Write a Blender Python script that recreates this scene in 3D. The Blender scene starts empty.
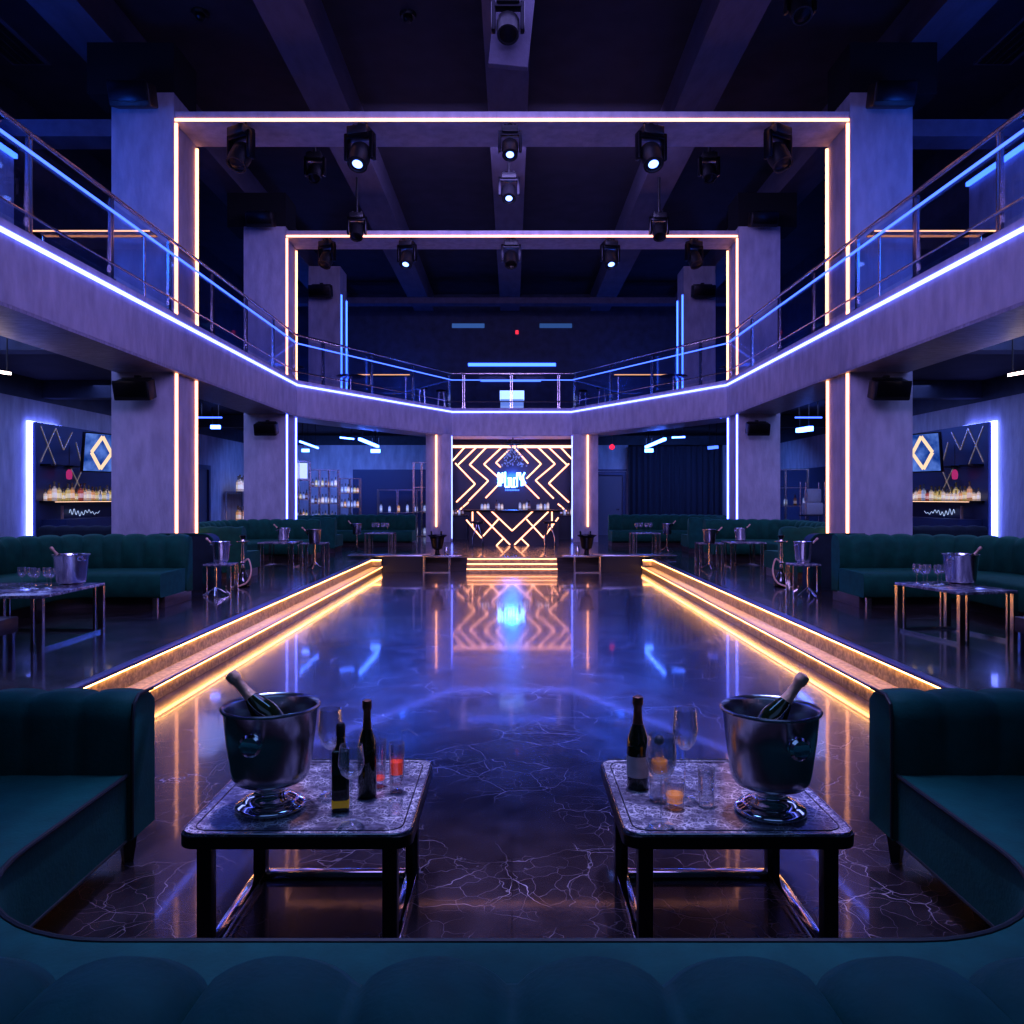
import bpy, bmesh, math, random
from mathutils import Vector, Matrix
random.seed(7)
PI = math.pi
SC = bpy.context.scene
COL = SC.collection
H = 1.75          # camera height
P = 0.32          # raised seating platform
BF = 4.73         # balcony floor
def at(px, py, Y):
    return Vector(((px - 512) * Y / 800, Y, H - (py - 498) * Y / 800))

# ------------------------------------------------------------------ materials
def mat(name, col=(.5,.5,.5), rough=.5, metal=0.0, noise=None, bump=None, emit=None, estr=0, coat=0, sheen=0, spec=None):
    m = bpy.data.materials.new(name); m.use_nodes = True
    nt = m.node_tree; b = nt.nodes['Principled BSDF']
    b.inputs['Base Color'].default_value = (*col, 1)
    b.inputs['Roughness'].default_value = rough
    b.inputs['Metallic'].default_value = metal
    if coat: b.inputs['Coat Weight'].default_value = coat; b.inputs['Coat Roughness'].default_value = .08
    if sheen:
        b.inputs['Sheen Weight'].default_value = sheen; b.inputs['Sheen Roughness'].default_value = .35
        b.inputs['Sheen Tint'].default_value = (*[min(1, c*4+.1) for c in col], 1)
    if spec is not None: b.inputs['Specular IOR Level'].default_value = spec
    if emit:
        b.inputs['Emission Color'].default_value = (*emit, 1); b.inputs['Emission Strength'].default_value = estr
    tc = nt.nodes.new('ShaderNodeTexCoord')
    if noise:
        sc, amt, stretch = noise
        mp = nt.nodes.new('ShaderNodeMapping'); mp.inputs['Scale'].default_value = stretch
        nt.links.new(tc.outputs['Object'], mp.inputs[0])
        n = nt.nodes.new('ShaderNodeTexNoise'); n.inputs['Scale'].default_value = sc; n.inputs['Detail'].default_value = 6
        nt.links.new(mp.outputs[0], n.inputs['Vector'])
        r = nt.nodes.new('ShaderNodeValToRGB')
        r.color_ramp.elements[0].position = .3; r.color_ramp.elements[1].position = .7
        r.color_ramp.elements[0].color = (*[c*(1-amt) for c in col], 1)
        r.color_ramp.elements[1].color = (*[min(1, c*(1+amt)) for c in col], 1)
        nt.links.new(n.outputs['Fac'], r.inputs[0]); nt.links.new(r.outputs[0], b.inputs['Base Color'])
    if bump:
        sc, st, stretch = bump
        mp = nt.nodes.new('ShaderNodeMapping'); mp.inputs['Scale'].default_value = stretch
        nt.links.new(tc.outputs['Object'], mp.inputs[0])
        n = nt.nodes.new('ShaderNodeTexNoise'); n.inputs['Scale'].default_value = sc; n.inputs['Detail'].default_value = 5
        nt.links.new(mp.outputs[0], n.inputs['Vector'])
        bp = nt.nodes.new('ShaderNodeBump'); bp.inputs['Strength'].default_value = st; bp.inputs['Distance'].default_value = .02
        nt.links.new(n.outputs['Fac'], bp.inputs['Height']); nt.links.new(bp.outputs[0], b.inputs['Normal'])
    return m

def emis(name, col, s):
    m = bpy.data.materials.new(name); m.use_nodes = True
    nt = m.node_tree; nt.nodes.clear()
    e = nt.nodes.new('ShaderNodeEmission'); e.inputs[0].default_value = (*col, 1); e.inputs[1].default_value = s
    o = nt.nodes.new('ShaderNodeOutputMaterial'); nt.links.new(e.outputs[0], o.inputs[0])
    return m

def glassy(name, tint=(1,1,1), refl=.12, rough=.02, painted_shine=0):
    # thin clear pane or wall of a drinking glass: see-through with a mirror edge; white mixed in paints lit rims
    m = bpy.data.materials.new(name); m.use_nodes = True
    nt = m.node_tree; nt.nodes.clear()
    t = nt.nodes.new('ShaderNodeBsdfTransparent'); t.inputs[0].default_value = (*tint, 1)
    g0 = nt.nodes.new('ShaderNodeBsdfGlossy'); g0.inputs[1].default_value = rough
    df = nt.nodes.new('ShaderNodeBsdfDiffuse'); df.inputs[0].default_value = (.9,.9,.95,1)
    g = nt.nodes.new('ShaderNodeMixShader'); g.inputs[0].default_value = painted_shine; nt.links.new(g0.outputs[0], g.inputs[1]); nt.links.new(df.outputs[0], g.inputs[2])
    lw = nt.nodes.new('ShaderNodeLayerWeight'); lw.inputs[0].default_value = .35
    mr = nt.nodes.new('ShaderNodeMapRange'); mr.inputs[3].default_value = refl*.5; mr.inputs[4].default_value = min(1, refl*5)
    nt.links.new(lw.outputs['Facing'], mr.inputs[0])
    mx = nt.nodes.new('ShaderNodeMixShader'); nt.links.new(mr.outputs[0], mx.inputs[0])
    nt.links.new(t.outputs[0], mx.inputs[1]); nt.links.new(g.outputs[0], mx.inputs[2])
    o = nt.nodes.new('ShaderNodeOutputMaterial'); nt.links.new(mx.outputs[0], o.inputs[0])
    return m

def marble(name, base, vein, scale, rough, vein_amt=.5, tile=None, r2=None, coat=0, vw=.025, bump=0):
    m = bpy.data.materials.new(name); m.use_nodes = True
    nt = m.node_tree; b = nt.nodes['Principled BSDF']; L = nt.links.new; N = nt.nodes.new
    tc = N('ShaderNodeTexCoord')
    dn = N('ShaderNodeTexNoise'); dn.inputs['Scale'].default_value = scale*.8; dn.inputs['Detail'].default_value = 4
    L(tc.outputs['Object'], dn.inputs['Vector'])
    ad = N('ShaderNodeVectorMath'); ad.operation = 'MULTIPLY_ADD'
    ad.inputs[1].default_value = (.95/scale,)*3; L(dn.outputs['Color'], ad.inputs[0]); L(tc.outputs['Object'], ad.inputs[2])
    total = None
    for s, w, k in ((scale, vw, 1.0), (scale*2.9, vw*1.6, .6)):
        v = N('ShaderNodeTexVoronoi'); v.feature = 'DISTANCE_TO_EDGE'; v.inputs['Scale'].default_value = s
        L(ad.outputs[0], v.inputs['Vector'])
        mr = N('ShaderNodeMapRange'); mr.inputs[1].default_value = 0; mr.inputs[2].default_value = w
        mr.inputs[3].default_value = k; mr.inputs[4].default_value = 0; L(v.outputs['Distance'], mr.inputs[0])
        if total is None: total = mr
        else:
            mx = N('ShaderNodeMath'); mx.operation = 'MAXIMUM'; L(total.outputs[0], mx.inputs[0]); L(mr.outputs[0], mx.inputs[1]); total = mx
    fade = N('ShaderNodeTexNoise'); fade.inputs['Scale'].default_value = scale*.45; fade.inputs['Detail'].default_value = 3
    L(tc.outputs['Object'], fade.inputs['Vector'])
    fr = N('ShaderNodeMapRange'); fr.inputs[1].default_value = .42; fr.inputs[2].default_value = .68; fr.inputs[3].default_value = 0.05; fr.inputs[4].default_value = vein_amt
    L(fade.outputs['Fac'], fr.inputs[0])
    mu = N('ShaderNodeMath'); mu.operation = 'MULTIPLY'; L(total.outputs[0], mu.inputs[0]); L(fr.outputs[0], mu.inputs[1])
    bn = N('ShaderNodeTexNoise'); bn.inputs['Scale'].default_value = scale*1.6; bn.inputs['Detail'].default_value = 8
    L(ad.outputs[0], bn.inputs['Vector'])
    br = N('ShaderNodeValToRGB'); br.color_ramp.elements[0].position = .3; br.color_ramp.elements[1].position = .75
    br.color_ramp.elements[0].color = (*[c*.5 for c in base], 1); br.color_ramp.elements[1].color = (*[c*1.6 for c in base], 1)
    L(bn.outputs['Fac'], br.inputs[0])
    mc = N('ShaderNodeMixRGB'); L(mu.outputs[0], mc.inputs[0]); L(br.outputs[0], mc.inputs[1]); mc.inputs[2].default_value = (*vein, 1)
    outc = mc
    if tile:
        bt = N('ShaderNodeTexBrick'); bt.offset = 0.0; bt.inputs['Scale'].default_value = 1.0
        bt.inputs['Brick Width'].default_value = tile; bt.inputs['Row Height'].default_value = tile
        bt.inputs['Mortar Size'].default_value = .003; bt.inputs['Color1'].default_value = (1,1,1,1); bt.inputs['Color2'].default_value = (.8,.8,.8,1); bt.inputs['Mortar'].default_value = (.35,.35,.35,1)
        L(tc.outputs['Object'], bt.inputs['Vector'])
        ml = N('ShaderNodeMixRGB'); ml.blend_type = 'MULTIPLY'; ml.inputs[0].default_value = 1; L(mc.outputs[0], ml.inputs[1]); L(bt.outputs['Color'], ml.inputs[2]); outc = ml
    L(outc.outputs[0], b.inputs['Base Color'])
    if bump:
        gn = N('ShaderNodeTexNoise'); gn.inputs['Scale'].default_value = 16; gn.inputs['Detail'].default_value = 6
        mp = N('ShaderNodeMapping'); mp.inputs['Scale'].default_value = (1, .5, 1); L(tc.outputs['Object'], mp.inputs[0]); L(mp.outputs[0], gn.inputs['Vector'])
        bp = N('ShaderNodeBump'); bp.inputs['Strength'].default_value = bump; bp.inputs['Distance'].default_value = .02
        L(gn.outputs['Fac'], bp.inputs['Height']); L(bp.outputs[0], b.inputs['Normal']); L(bp.outputs[0], b.inputs['Coat Normal'])
    if coat: b.inputs['Coat Weight'].default_value = coat; b.inputs['Coat Roughness'].default_value = .05
    if r2:
        rr = N('ShaderNodeMapRange'); rr.inputs[3].default_value = rough; rr.inputs[4].default_value = r2
        L(bn.outputs['Fac'], rr.inputs[0]); L(rr.outputs[0], b.inputs['Roughness'])
    else: b.inputs['Roughness'].default_value = rough
    return m

M = dict(
    floor=marble('dance floor marble', (.030,.022,.028), (.60,.54,.62), 2.9, .15, 1.0, tile=1.05, r2=.30, coat=.5, vw=.008, bump=.010),
    plat=marble('platform marble', (.030,.019,.018), (.20,.16,.20), 2.6, .16, .3, r2=.3, coat=.4, vw=.015),
    step=marble('step stone', (.44,.34,.17), (.12,.09,.05), 16, .35, .8, vw=.12),
    nosing=mat('step nosing', (.10,.08,.13), .3),
    conc=mat('plaster', (.40,.37,.43), .75, noise=(6, .16, (1,1,.35)), bump=(26, .35, (1,1,.3))),
    soffit=mat('soffit plaster', (.30,.28,.34), .42, noise=(6, .25, (1,3,1)), bump=(22, .5, (.4,2,1))),
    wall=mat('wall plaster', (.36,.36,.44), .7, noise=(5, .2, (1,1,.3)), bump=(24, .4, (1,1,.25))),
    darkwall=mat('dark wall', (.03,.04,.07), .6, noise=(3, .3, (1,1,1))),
    darkceil=mat('header', (.006,.006,.010), .9),
    ceil=mat('ceiling', (.035,.03,.045), .8, noise=(2, .2, (1,1,1))),
    beam=mat('beam', (.105,.095,.135), .75, noise=(5, .15, (1,.3,1)), bump=(20, .25, (1,.3,1))),
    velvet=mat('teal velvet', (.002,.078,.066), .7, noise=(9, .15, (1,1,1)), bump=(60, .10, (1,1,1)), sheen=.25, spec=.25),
    velvetdark=mat('dark velvet', (.006,.016,.026), .8, noise=(9, .2, (1,1,1)), sheen=.1),  # dark upholstery of the dividers and banquettes
    green=mat('green velvet', (.003,.072,.044), .75, noise=(9, .2, (1,1,1)), sheen=.35, spec=.25),
    piping=mat('piping', (.004,.012,.016), .6),
    plinth=mat('wood plinth', (.05,.035,.035), .35, noise=(3, .4, (1,1,8))),
    blackwood=mat('black leg', (.012,.012,.014), .35),
    black=mat('black plastic', (.012,.012,.015), .45, bump=(80, .1, (1,1,1))),
    blackmetal=mat('black metal', (.02,.02,.026), .28, metal=.8),
    tabletop=marble('crackle marble', (.12,.11,.15), (1,.97,1), 24, .14, 1.0, vw=.085),
    chrome=mat('chrome', (.75,.72,.74), .10, metal=1, bump=(30, .03, (1,1,1))),
    chromesmooth=mat('plain chrome', (.75,.72,.74), .08, metal=1),
    steel=mat('brushed steel', (.42,.41,.44), .24, metal=1, bump=(60, .06, (1,1,.05))),
    brass=mat('warm chrome', (.80,.70,.62), .18, metal=1),
    pailsteel=mat('pale steel', (.80,.77,.80), .22, metal=1, bump=(30, .1, (1,1,.3))),
    rail=mat('rail steel', (.62,.55,.56), .2, metal=1),
    glass=glassy('clear glass', (.97,.97,1), .2, painted_shine=.28),
    pane=glassy('balustrade glass', (.88,.92,1), .03),
    liquid_red=mat('red drink', (.75,.07,.03), .15, emit=(.9,.08,.03), estr=.4),  # the drinks glow on their own, brightness painted into the liquid
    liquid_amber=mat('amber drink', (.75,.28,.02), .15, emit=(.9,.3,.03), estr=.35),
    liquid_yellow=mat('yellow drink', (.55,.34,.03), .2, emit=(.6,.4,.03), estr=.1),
    bottle=mat('dark green bottle', (.008,.018,.008), .07, coat=.5),
    bottleclear=mat('smoky bottle', (.02,.022,.016), .08, coat=.4),
    foil=mat('copper foil', (.75,.46,.32), .42, metal=.2, bump=(40, .3, (1,1,1))),
    foildark=mat('dark foil', (.16,.075,.05), .4, metal=.5, bump=(40, .3, (1,1,1))),
    label=mat('paper label', (.55,.53,.52), .7, noise=(30, .12, (1,1,1))),
    cork=mat('cork', (.4,.25,.15), .8),
    warm=emis('warm light strip', (1,.40,.21), 4.2),
    warmstep=emis('warm step strip', (1,.47,.15), 15),
    cool=emis('cool light strip', (.13,.17,1), 7),
    coolrail=emis('blue rail strip', (.07,.15,1), 2.6),
    bluestrip=emis('blue strip', (.05,.14,1), 4),
    blueback=emis('panel backlight', (.17,.22,1), 9),
    neon=emis('neon sign', (.10,.27,1), 16),
    lens=emis('lamp lens', (.16,.28,1), 5),
    tube=emis('tube lamp', (.07,.18,1), 13),
    tubewarm=emis('warm tube', (1,.75,.7), 8),
    red=emis('red lamp', (1,.03,.10), 1.3),
    inlay=mat('brass inlay', (.75,.62,.55), .25, metal=.9, emit=(.9,.75,.7), estr=.12),  # brass lines carry a faint added glow
    panel=mat('display panel', (.03,.05,.12), .35),
    barpanel=mat('bar panel', (.030,.026,.040), .3),
    curtain=mat('dark curtain', (.010,.014,.03), .8),
    doorm=mat('door', (.10,.10,.14), .5),
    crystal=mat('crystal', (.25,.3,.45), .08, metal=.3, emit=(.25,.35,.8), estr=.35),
    screenframe=mat('screen frame', (.008,.008,.012), .3),
)
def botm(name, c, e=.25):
    # body colour, a paler paper label band and a dark cap, by height on the bottle; an added glow makes it look lit
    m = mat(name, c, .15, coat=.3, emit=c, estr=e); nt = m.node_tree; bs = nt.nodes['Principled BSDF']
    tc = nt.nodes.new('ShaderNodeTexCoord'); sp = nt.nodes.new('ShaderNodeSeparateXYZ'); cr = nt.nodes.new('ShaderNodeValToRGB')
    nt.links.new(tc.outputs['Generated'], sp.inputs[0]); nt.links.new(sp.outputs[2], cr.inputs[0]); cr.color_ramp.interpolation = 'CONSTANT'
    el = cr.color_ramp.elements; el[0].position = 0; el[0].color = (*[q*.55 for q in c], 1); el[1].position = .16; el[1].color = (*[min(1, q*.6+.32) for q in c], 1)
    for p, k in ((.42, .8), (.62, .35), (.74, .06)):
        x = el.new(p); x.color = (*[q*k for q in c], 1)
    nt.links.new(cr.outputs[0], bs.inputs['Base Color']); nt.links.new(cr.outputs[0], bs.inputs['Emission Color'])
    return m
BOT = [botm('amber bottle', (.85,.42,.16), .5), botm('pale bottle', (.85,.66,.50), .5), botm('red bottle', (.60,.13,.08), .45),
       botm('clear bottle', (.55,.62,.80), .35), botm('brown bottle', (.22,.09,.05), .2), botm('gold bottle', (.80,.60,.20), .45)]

# ------------------------------------------------------------------ mesh building
class MB:
    def __init__(s): s.bm = bmesh.new()
    def _mv(s, vs, loc, rot=None):
        mt = Matrix.Translation(loc)
        if rot is not None: mt = mt @ rot
        for v in vs: v.co = mt @ v.co
    def box(s, x0, x1, y0, y1, z0, z1, bev=0, seg=2, rot=None):
        r = bmesh.ops.create_cube(s.bm, size=1); vs = r['verts']
        for v in vs: v.co = Vector((v.co.x*(x1-x0), v.co.y*(y1-y0), v.co.z*(z1-z0)))
        if bev:
            es = list({e for v in vs for e in v.link_edges})
            rb = bmesh.ops.bevel(s.bm, geom=es, offset=bev, segments=seg, affect='EDGES', profile=.5)
            vs = list({v for f in rb['faces'] for v in f.verts} | {v for v in vs if v.is_valid})
        s._mv(vs, ((x0+x1)/2, (y0+y1)/2, (z0+z1)/2), rot)
        return s
    def rod(s, a, b, r, r2=None, n=12, caps=True):
        a, b = Vector(a), Vector(b); d = b - a
        if d.length < 1e-6: return s
        q = d.to_track_quat('Z', 'Y').to_matrix().to_4x4()
        rr = bmesh.ops.create_cone(s.bm, cap_ends=caps, segments=n, radius1=r, radius2=r if r2 is None else r2, depth=d.length)
        s._mv(rr['verts'], (a+b)/2, q); return s
    def bar(s, a, b, w, t, up=(0,0,1)):
        # rectangular bar from a to b, w across (up x dir), t along up
        a, b = Vector(a), Vector(b); d = (b-a); L = d.length; d.normalize(); u = Vector(up)
        x = d.cross(u)
        if x.length < 1e-5: x = d.cross(Vector((1,0,0)))
        x.normalize(); u = x.cross(d)
        r = bmesh.ops.create_cube(s.bm, size=1)
        for v in r['verts']:
            c = v.co.copy(); v.co = (a+b)/2 + x*c.x*w + d*c.y*L + u*c.z*t
        return s
    def lathe(s, prof, n=24, loc=(0,0,0), rot=None, sx=1, sy=1):
        rings = []; new = []
        for r, z in prof:
            if r < 1e-5:
                v = s.bm.verts.new((0,0,z)); rings.append([v]); new.append(v)
            else:
                ring = [s.bm.verts.new((r*sx*math.cos(2*PI*i/n), r*sy*math.sin(2*PI*i/n), z)) for i in range(n)]
                rings.append(ring); new += ring
        for a, b in zip(rings, rings[1:]):
            for i in range(n):
                j = (i+1) % n
                if len(a) == 1 and len(b) == 1: continue
                if len(a) == 1: s.bm.faces.new((a[0], b[j], b[i]))
                elif len(b) == 1: s.bm.faces.new((a[i], a[j], b[0]))
                else: s.bm.faces.new((a[i], a[j], b[j], b[i]))
        s._mv(new, loc, rot); return s
    def prism(s, poly, z0, z1, bev=0):
        b = [s.bm.verts.new((x, y, z0)) for x, y in poly]; t = [s.bm.verts.new((x, y, z1)) for x, y in poly]
        n = len(poly); fs = []
        for i in range(n):
            j = (i+1) % n; s.bm.faces.new((b[i], b[j], t[j], t[i]))
        fb = s.bm.faces.new(list(reversed(b))); ft = s.bm.faces.new(t)
        if bev:
            es = list(ft.edges); bmesh.ops.bevel(s.bm, geom=es, offset=bev, segments=3, affect='EDGES', profile=.5)
        return s
    def tube(s, pts, r, n=8, closed=False):
        pts = [Vector(p) for p in pts]; rings = []
        m = len(pts)
        prevu = None
        for i, p in enumerate(pts):
            a = pts[i-1] if (i > 0 or closed) else p; c = pts[(i+1) % m] if (i < m-1 or closed) else p
            d = (c - a).normalized()
            if prevu is None:
                u = d.orthogonal().normalized()
            else:
                u = (prevu - d*prevu.dot(d)); u = u.normalized() if u.length > 1e-6 else d.orthogonal().normalized()
            prevu = u; w = d.cross(u)
            rr = r[i] if isinstance(r, (list, tuple)) else r
            rings.append([s.bm.verts.new(p + u*rr*math.cos(2*PI*k/n) + w*rr*math.sin(2*PI*k/n)) for k in range(n)])
        rng = range(m) if closed else range(m-1)
        for i in rng:
            a, b = rings[i], rings[(i+1) % m]
            for k in range(n):
                l = (k+1) % n; s.bm.faces.new((a[k], a[l], b[l], b[k]))
        if not closed:
            s.bm.faces.new(list(reversed(rings[0]))); s.bm.faces.new(rings[-1])
        return s
    def ico(s, c, r, sub=2, scale=(1,1,1)):
        rr = bmesh.ops.create_icosphere(s.bm, subdivisions=sub, radius=r)
        for v in rr['verts']: v.co = Vector((v.co.x*scale[0], v.co.y*scale[1], v.co.z*scale[2])) + Vector(c)
        return s
    def sweep(s, path, prof, bulge=None):
        """path: [(pos2, normal2, s)], prof closed loop [(u, z, bu, bz)]; bulge(s) pushes the padding out."""
        rings = []
        for p, nrm, ss in path:
            b = bulge(ss) if bulge else 0
            rings.append([s.bm.verts.new((p[0]+nrm[0]*(u+bu*b), p[1]+nrm[1]*(u+bu*b), z+bz*b)) for u, z, bu, bz in prof])
        n = len(prof)
        for a, b in zip(rings, rings[1:]):
            for k in range(n):
                l = (k+1) % n; s.bm.faces.new((a[k], a[l], b[l], b[k]))
        s.bm.faces.new(list(reversed(rings[0]))); s.bm.faces.new(rings[-1])
        return s
    def build(s, name, material, parent=None, loc=None, angle=38, kind=None):
        bmesh.ops.recalc_face_normals(s.bm, faces=s.bm.faces)
        me = bpy.data.meshes.new(name); s.bm.to_mesh(me); s.bm.free()
        for p in me.polygons: p.use_smooth = True
        try: me.set_sharp_from_angle(angle=math.radians(angle))
        except Exception: pass
        mm = M[material] if isinstance(material, str) else material
        me.materials.append(mm)
        o = bpy.data.objects.new(name, me); COL.objects.link(o)
        if parent is not None: o.parent = parent
        if loc is not None: o.location = loc
        if kind: o['kind'] = kind
        return o

def thing(name, label, cat, loc=(0,0,0), rz=0, group=None):
    o = bpy.data.objects.new(name, None); COL.objects.link(o); o.location = loc; o.rotation_euler = (0,0,rz)
    o.empty_display_size = .1
    return tag(o, label, cat, group)
def tag(o, label, cat, group=None):
    o['label'] = label; o['category'] = cat
    if group: o['group'] = group
    return o
def dup(root, loc, label=None, group=None, rz=None, scale=None, rot=None):
    r = root.copy(); COL.objects.link(r); r.location = loc
    if rz is not None: r.rotation_euler = (0,0,rz)
    if rot is not None: r.rotation_euler = rot
    if scale: r.scale = (scale,)*3 if not isinstance(scale, tuple) else scale
    if label: r['label'] = label
    if group: r['group'] = group
    for ch in list(root.children):
        c = ch.copy(); COL.objects.link(c); c.parent = r
        for g in list(ch.children):
            d = g.copy(); COL.objects.link(d); d.parent = c
    return r
def struct(name, mb, m, **k): return mb.build(name, m, kind='structure', **k)
def side(s): return 'left' if s < 0 else 'right'

# ------------------------------------------------------------------ room shell
struct('floor', MB().box(-3.12, 3.12, -3, 19.3, -.12, 0), 'floor')
# raised platform: two sides and the far end
for nm, (x0, x1, y0, y1) in dict(floor_platform_left=(-10,-3.32,-3,19.3), floor_platform_right=(3.32,10,-3,19.3), floor_platform_far=(-10,10,19.3,32)).items():
    struct(nm, MB().box(x0, x1, y0, y1, -.12, P), 'plat')
struct('wall_left', MB().box(-10.2, -10, -3, 32, -.12, 3.80), 'wall')
struct('wall_right', MB().box(10, 10.2, -3, 32, -.12, 3.80), 'wall')
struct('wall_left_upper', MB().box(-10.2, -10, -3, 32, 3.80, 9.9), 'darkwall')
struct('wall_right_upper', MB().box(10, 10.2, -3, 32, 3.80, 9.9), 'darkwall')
struct('wall_far', MB().box(-10, 10, 31, 31.2, P, 3.80), 'wall')
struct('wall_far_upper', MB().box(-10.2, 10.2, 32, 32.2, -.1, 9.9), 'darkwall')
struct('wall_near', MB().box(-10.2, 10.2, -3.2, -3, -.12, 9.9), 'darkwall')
struct('ceiling', MB().box(-10.2, 10.2, -3.2, 32.2, 9.9, 10.1), 'ceil')
for cx in (-6.9, -3.5, -.08, 3.5, 6.9):
    struct('ceiling_beam', MB().box(cx-.38, cx+.38, -3, 31.9, 9.2, 9.9), 'beam')
struct('ceiling_beam_far', MB().box(-9.9, 9.9, 29.7, 30.2, 8.98, 9.2), 'beam')
for s in (-1, 1):
    a, b = sorted((s*5.52, s*6.95))
    for y in (13.06, 19.5):
        struct('ceiling_beam_side', MB().box(a, b, y+.02, y+.93, 8.36, 9.2), 'darkceil')
    a, b = sorted((s*6.52, s*9.99))
    struct('ceiling_beam_low', MB().box(a, b, 13.2, 13.7, 7.72, 8.0), 'beam')

# columns (three pairs) and pillars beside the bar
for s in (-1, 1):
    a, b = sorted((s*5.52, s*6.54))
    for y in (13.06, 19.5):
        struct('column_lower', MB().box(a, b, y, y+.95, P, 3.83), 'conc')
        struct('column_upper', MB().box(a, b, y, y+.95, BF-.02, 8.37), 'conc')
    struct('column_upper', MB().box(a, b, 25.7, 26.7, BF-.02, 9.2), 'conc')
    a, b = sorted((s*1.99, s*2.80))
    struct('pillar', MB().box(a, b, 26.0, 26.9, P, 3.83), 'conc')

# balcony: fascia beam + slab
IN = [(-5.43,-3), (-5.43,20.2), (-1.98,26.5), (1.98,26.5), (5.43,20.2), (5.43,-3)]
def offset(pl, d):
    out = []
    for i, p in enumerate(pl):
        ns = []
        for a, b in ((i-1, i), (i, i+1)):
            if 0 <= a and b < len(pl):
                v = Vector((pl[b][0]-pl[a][0], pl[b][1]-pl[a][1])).normalized(); ns.append(Vector((-v.y, v.x)))
        if len(ns) == 1: n = ns[0]*d
        else:
            m = (ns[0]+ns[1]).normalized(); n = m*(d/m.dot(ns[0]))
        out.append((p[0]+n.x, p[1]+n.y))
    return out
OUT = offset(IN, 1.03)
nm = ['left','left_angled','far','right_angled','right']
for i in range(5):
    mb = MB(); mb.prism([IN[i], IN[i+1], OUT[i+1], OUT[i]], 3.84, BF)
    struct('balcony_fascia_'+nm[i], mb, 'conc')
    mb = MB(); a = offset(IN, .004); mb.prism([a[i], a[i+1], OUT[i+1], OUT[i]], 3.80, 3.84)
    struct('balcony_soffit_'+nm[i], mb, 'soffit')
MID = offset(IN, .9); mb = MB()
for poly in ([MID[0], MID[1], (-10,MID[1][1]), (-10,-3)], [MID[1], MID[2], (MID[2][0],32), (-10,32), (-10,MID[1][1])], [MID[2], MID[3], (MID[3][0],32), (MID[2][0],32)],
             [MID[3], MID[4], (10,MID[4][1]), (10,32), (MID[3][0],32)], [MID[4], MID[5], (10,-3), (10,MID[4][1])]):
    mb.prism(poly, 4.25, BF-.01)
struct('balcony_floor', mb, 'ceil')
# dark gallery boxes upstairs
for s, y1 in ((-1, 12.85), (1, 14.0)):
    a, b = sorted((s*8.0, s*10)); struct('wall_gallery_'+side(s), MB().box(a, b, -3, y1, BF, 7.3), 'wall')
    a, b = sorted((s*7.94, s*7.995))
    o = MB().box(a, b, 2, y1, 7.2, 7.27).build('light_strip', 'bluestrip'); tag(o, f'blue light line along the upper gallery wall on the {side(s)}', 'light strip')
# beams under the balcony
for s in (-1, 1):
    for y in (11.5, 17.0, 24.0):
        a, b = sorted((s*6.55, s*9.99)); struct('ceiling_beam_lower', MB().box(a, b, y, y+.35, 3.88, 4.24), 'darkwall')

# ------------------------------------------------------------------ steps
for s in (-1, 1):
    X = lambda *v: sorted(s*q for q in v)
    t = thing('platform_steps', f'two stone steps with warm glowing edges along the {side(s)} side of the dance floor', 'steps', (0,0,0))
    a, b = X(3.08, 3.31); MB().box(a, b, -3, 18.9, .0, .13).build('lower_step', 'step', t)
    a, b = X(3.045, 3.115); MB().box(a, b, -3, 18.9, .13, .152, bev=.004).build('nosing', 'nosing', t)
    a, b = X(3.055, 3.08); MB().box(a, b, -3, 18.88, .119, .1295).build('light_strip', 'warmstep', t)
    a, b = X(3.30, 3.319); MB().box(a, b, -3, 18.9, .13, P-.022).build('upper_riser', 'step', t)
    a, b = X(3.265, 3.36); MB().box(a, b, -3, 18.9, P-.020, P+.006, bev=.004).build('nosing', 'nosing', t)
    a, b = X(3.275, 3.30); MB().box(a, b, -3, 18.88, P-.033, P-.0205).build('light_strip', 'warmstep', t)
    a, b = X(3.08, 3.30); MB().box(a, b, 18.82, 18.9, .152, P-.02).build('end_riser', 'step', t)
    MB().box(a, b, 18.795, 18.82, P-.045, P-.02).build('light_strip', 'warmstep', t)
# far platform edge, stage benches and bar steps
struct('baseboard_far', MB().box(-3.3, 3.3, 19.2, 19.3, .0, P+.004), 'plinth')
t = thing('bar_steps', 'short flight of stone steps with glowing edges in front of the bar', 'steps', (0,18.7,0))
for k, (y0, y1, z1) in enumerate(((0,.5,.105), (.17,.5,.21), (.34,.5,.318))):
    MB().box(-1.07, 1.07, y0, y1, 0 if k == 0 else (k*.105), z1-.001).build('step', 'step', t)
    MB().box(-1.06, 1.06, y0-.03, y0-.002, z1-.028, z1-.006).build('light_strip', 'warm', t)
for s in (-1, 1):
    t = thing('stage_bench', f'long low dark bench at the end of the {side(s)} hand steps', 'bench', (0,0,0))
    a, b = sorted((s*2.1, s*3.07)); MB().box(a, b, 18.95, 19.19, 0, .36).build('base', 'black', t)
    a, b = sorted((s*1.95, s*3.9)); MB().box(a, b, 18.93, 19.5, .36, .40, bev=.006).build('seat_slab', 'steel', t)

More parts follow.
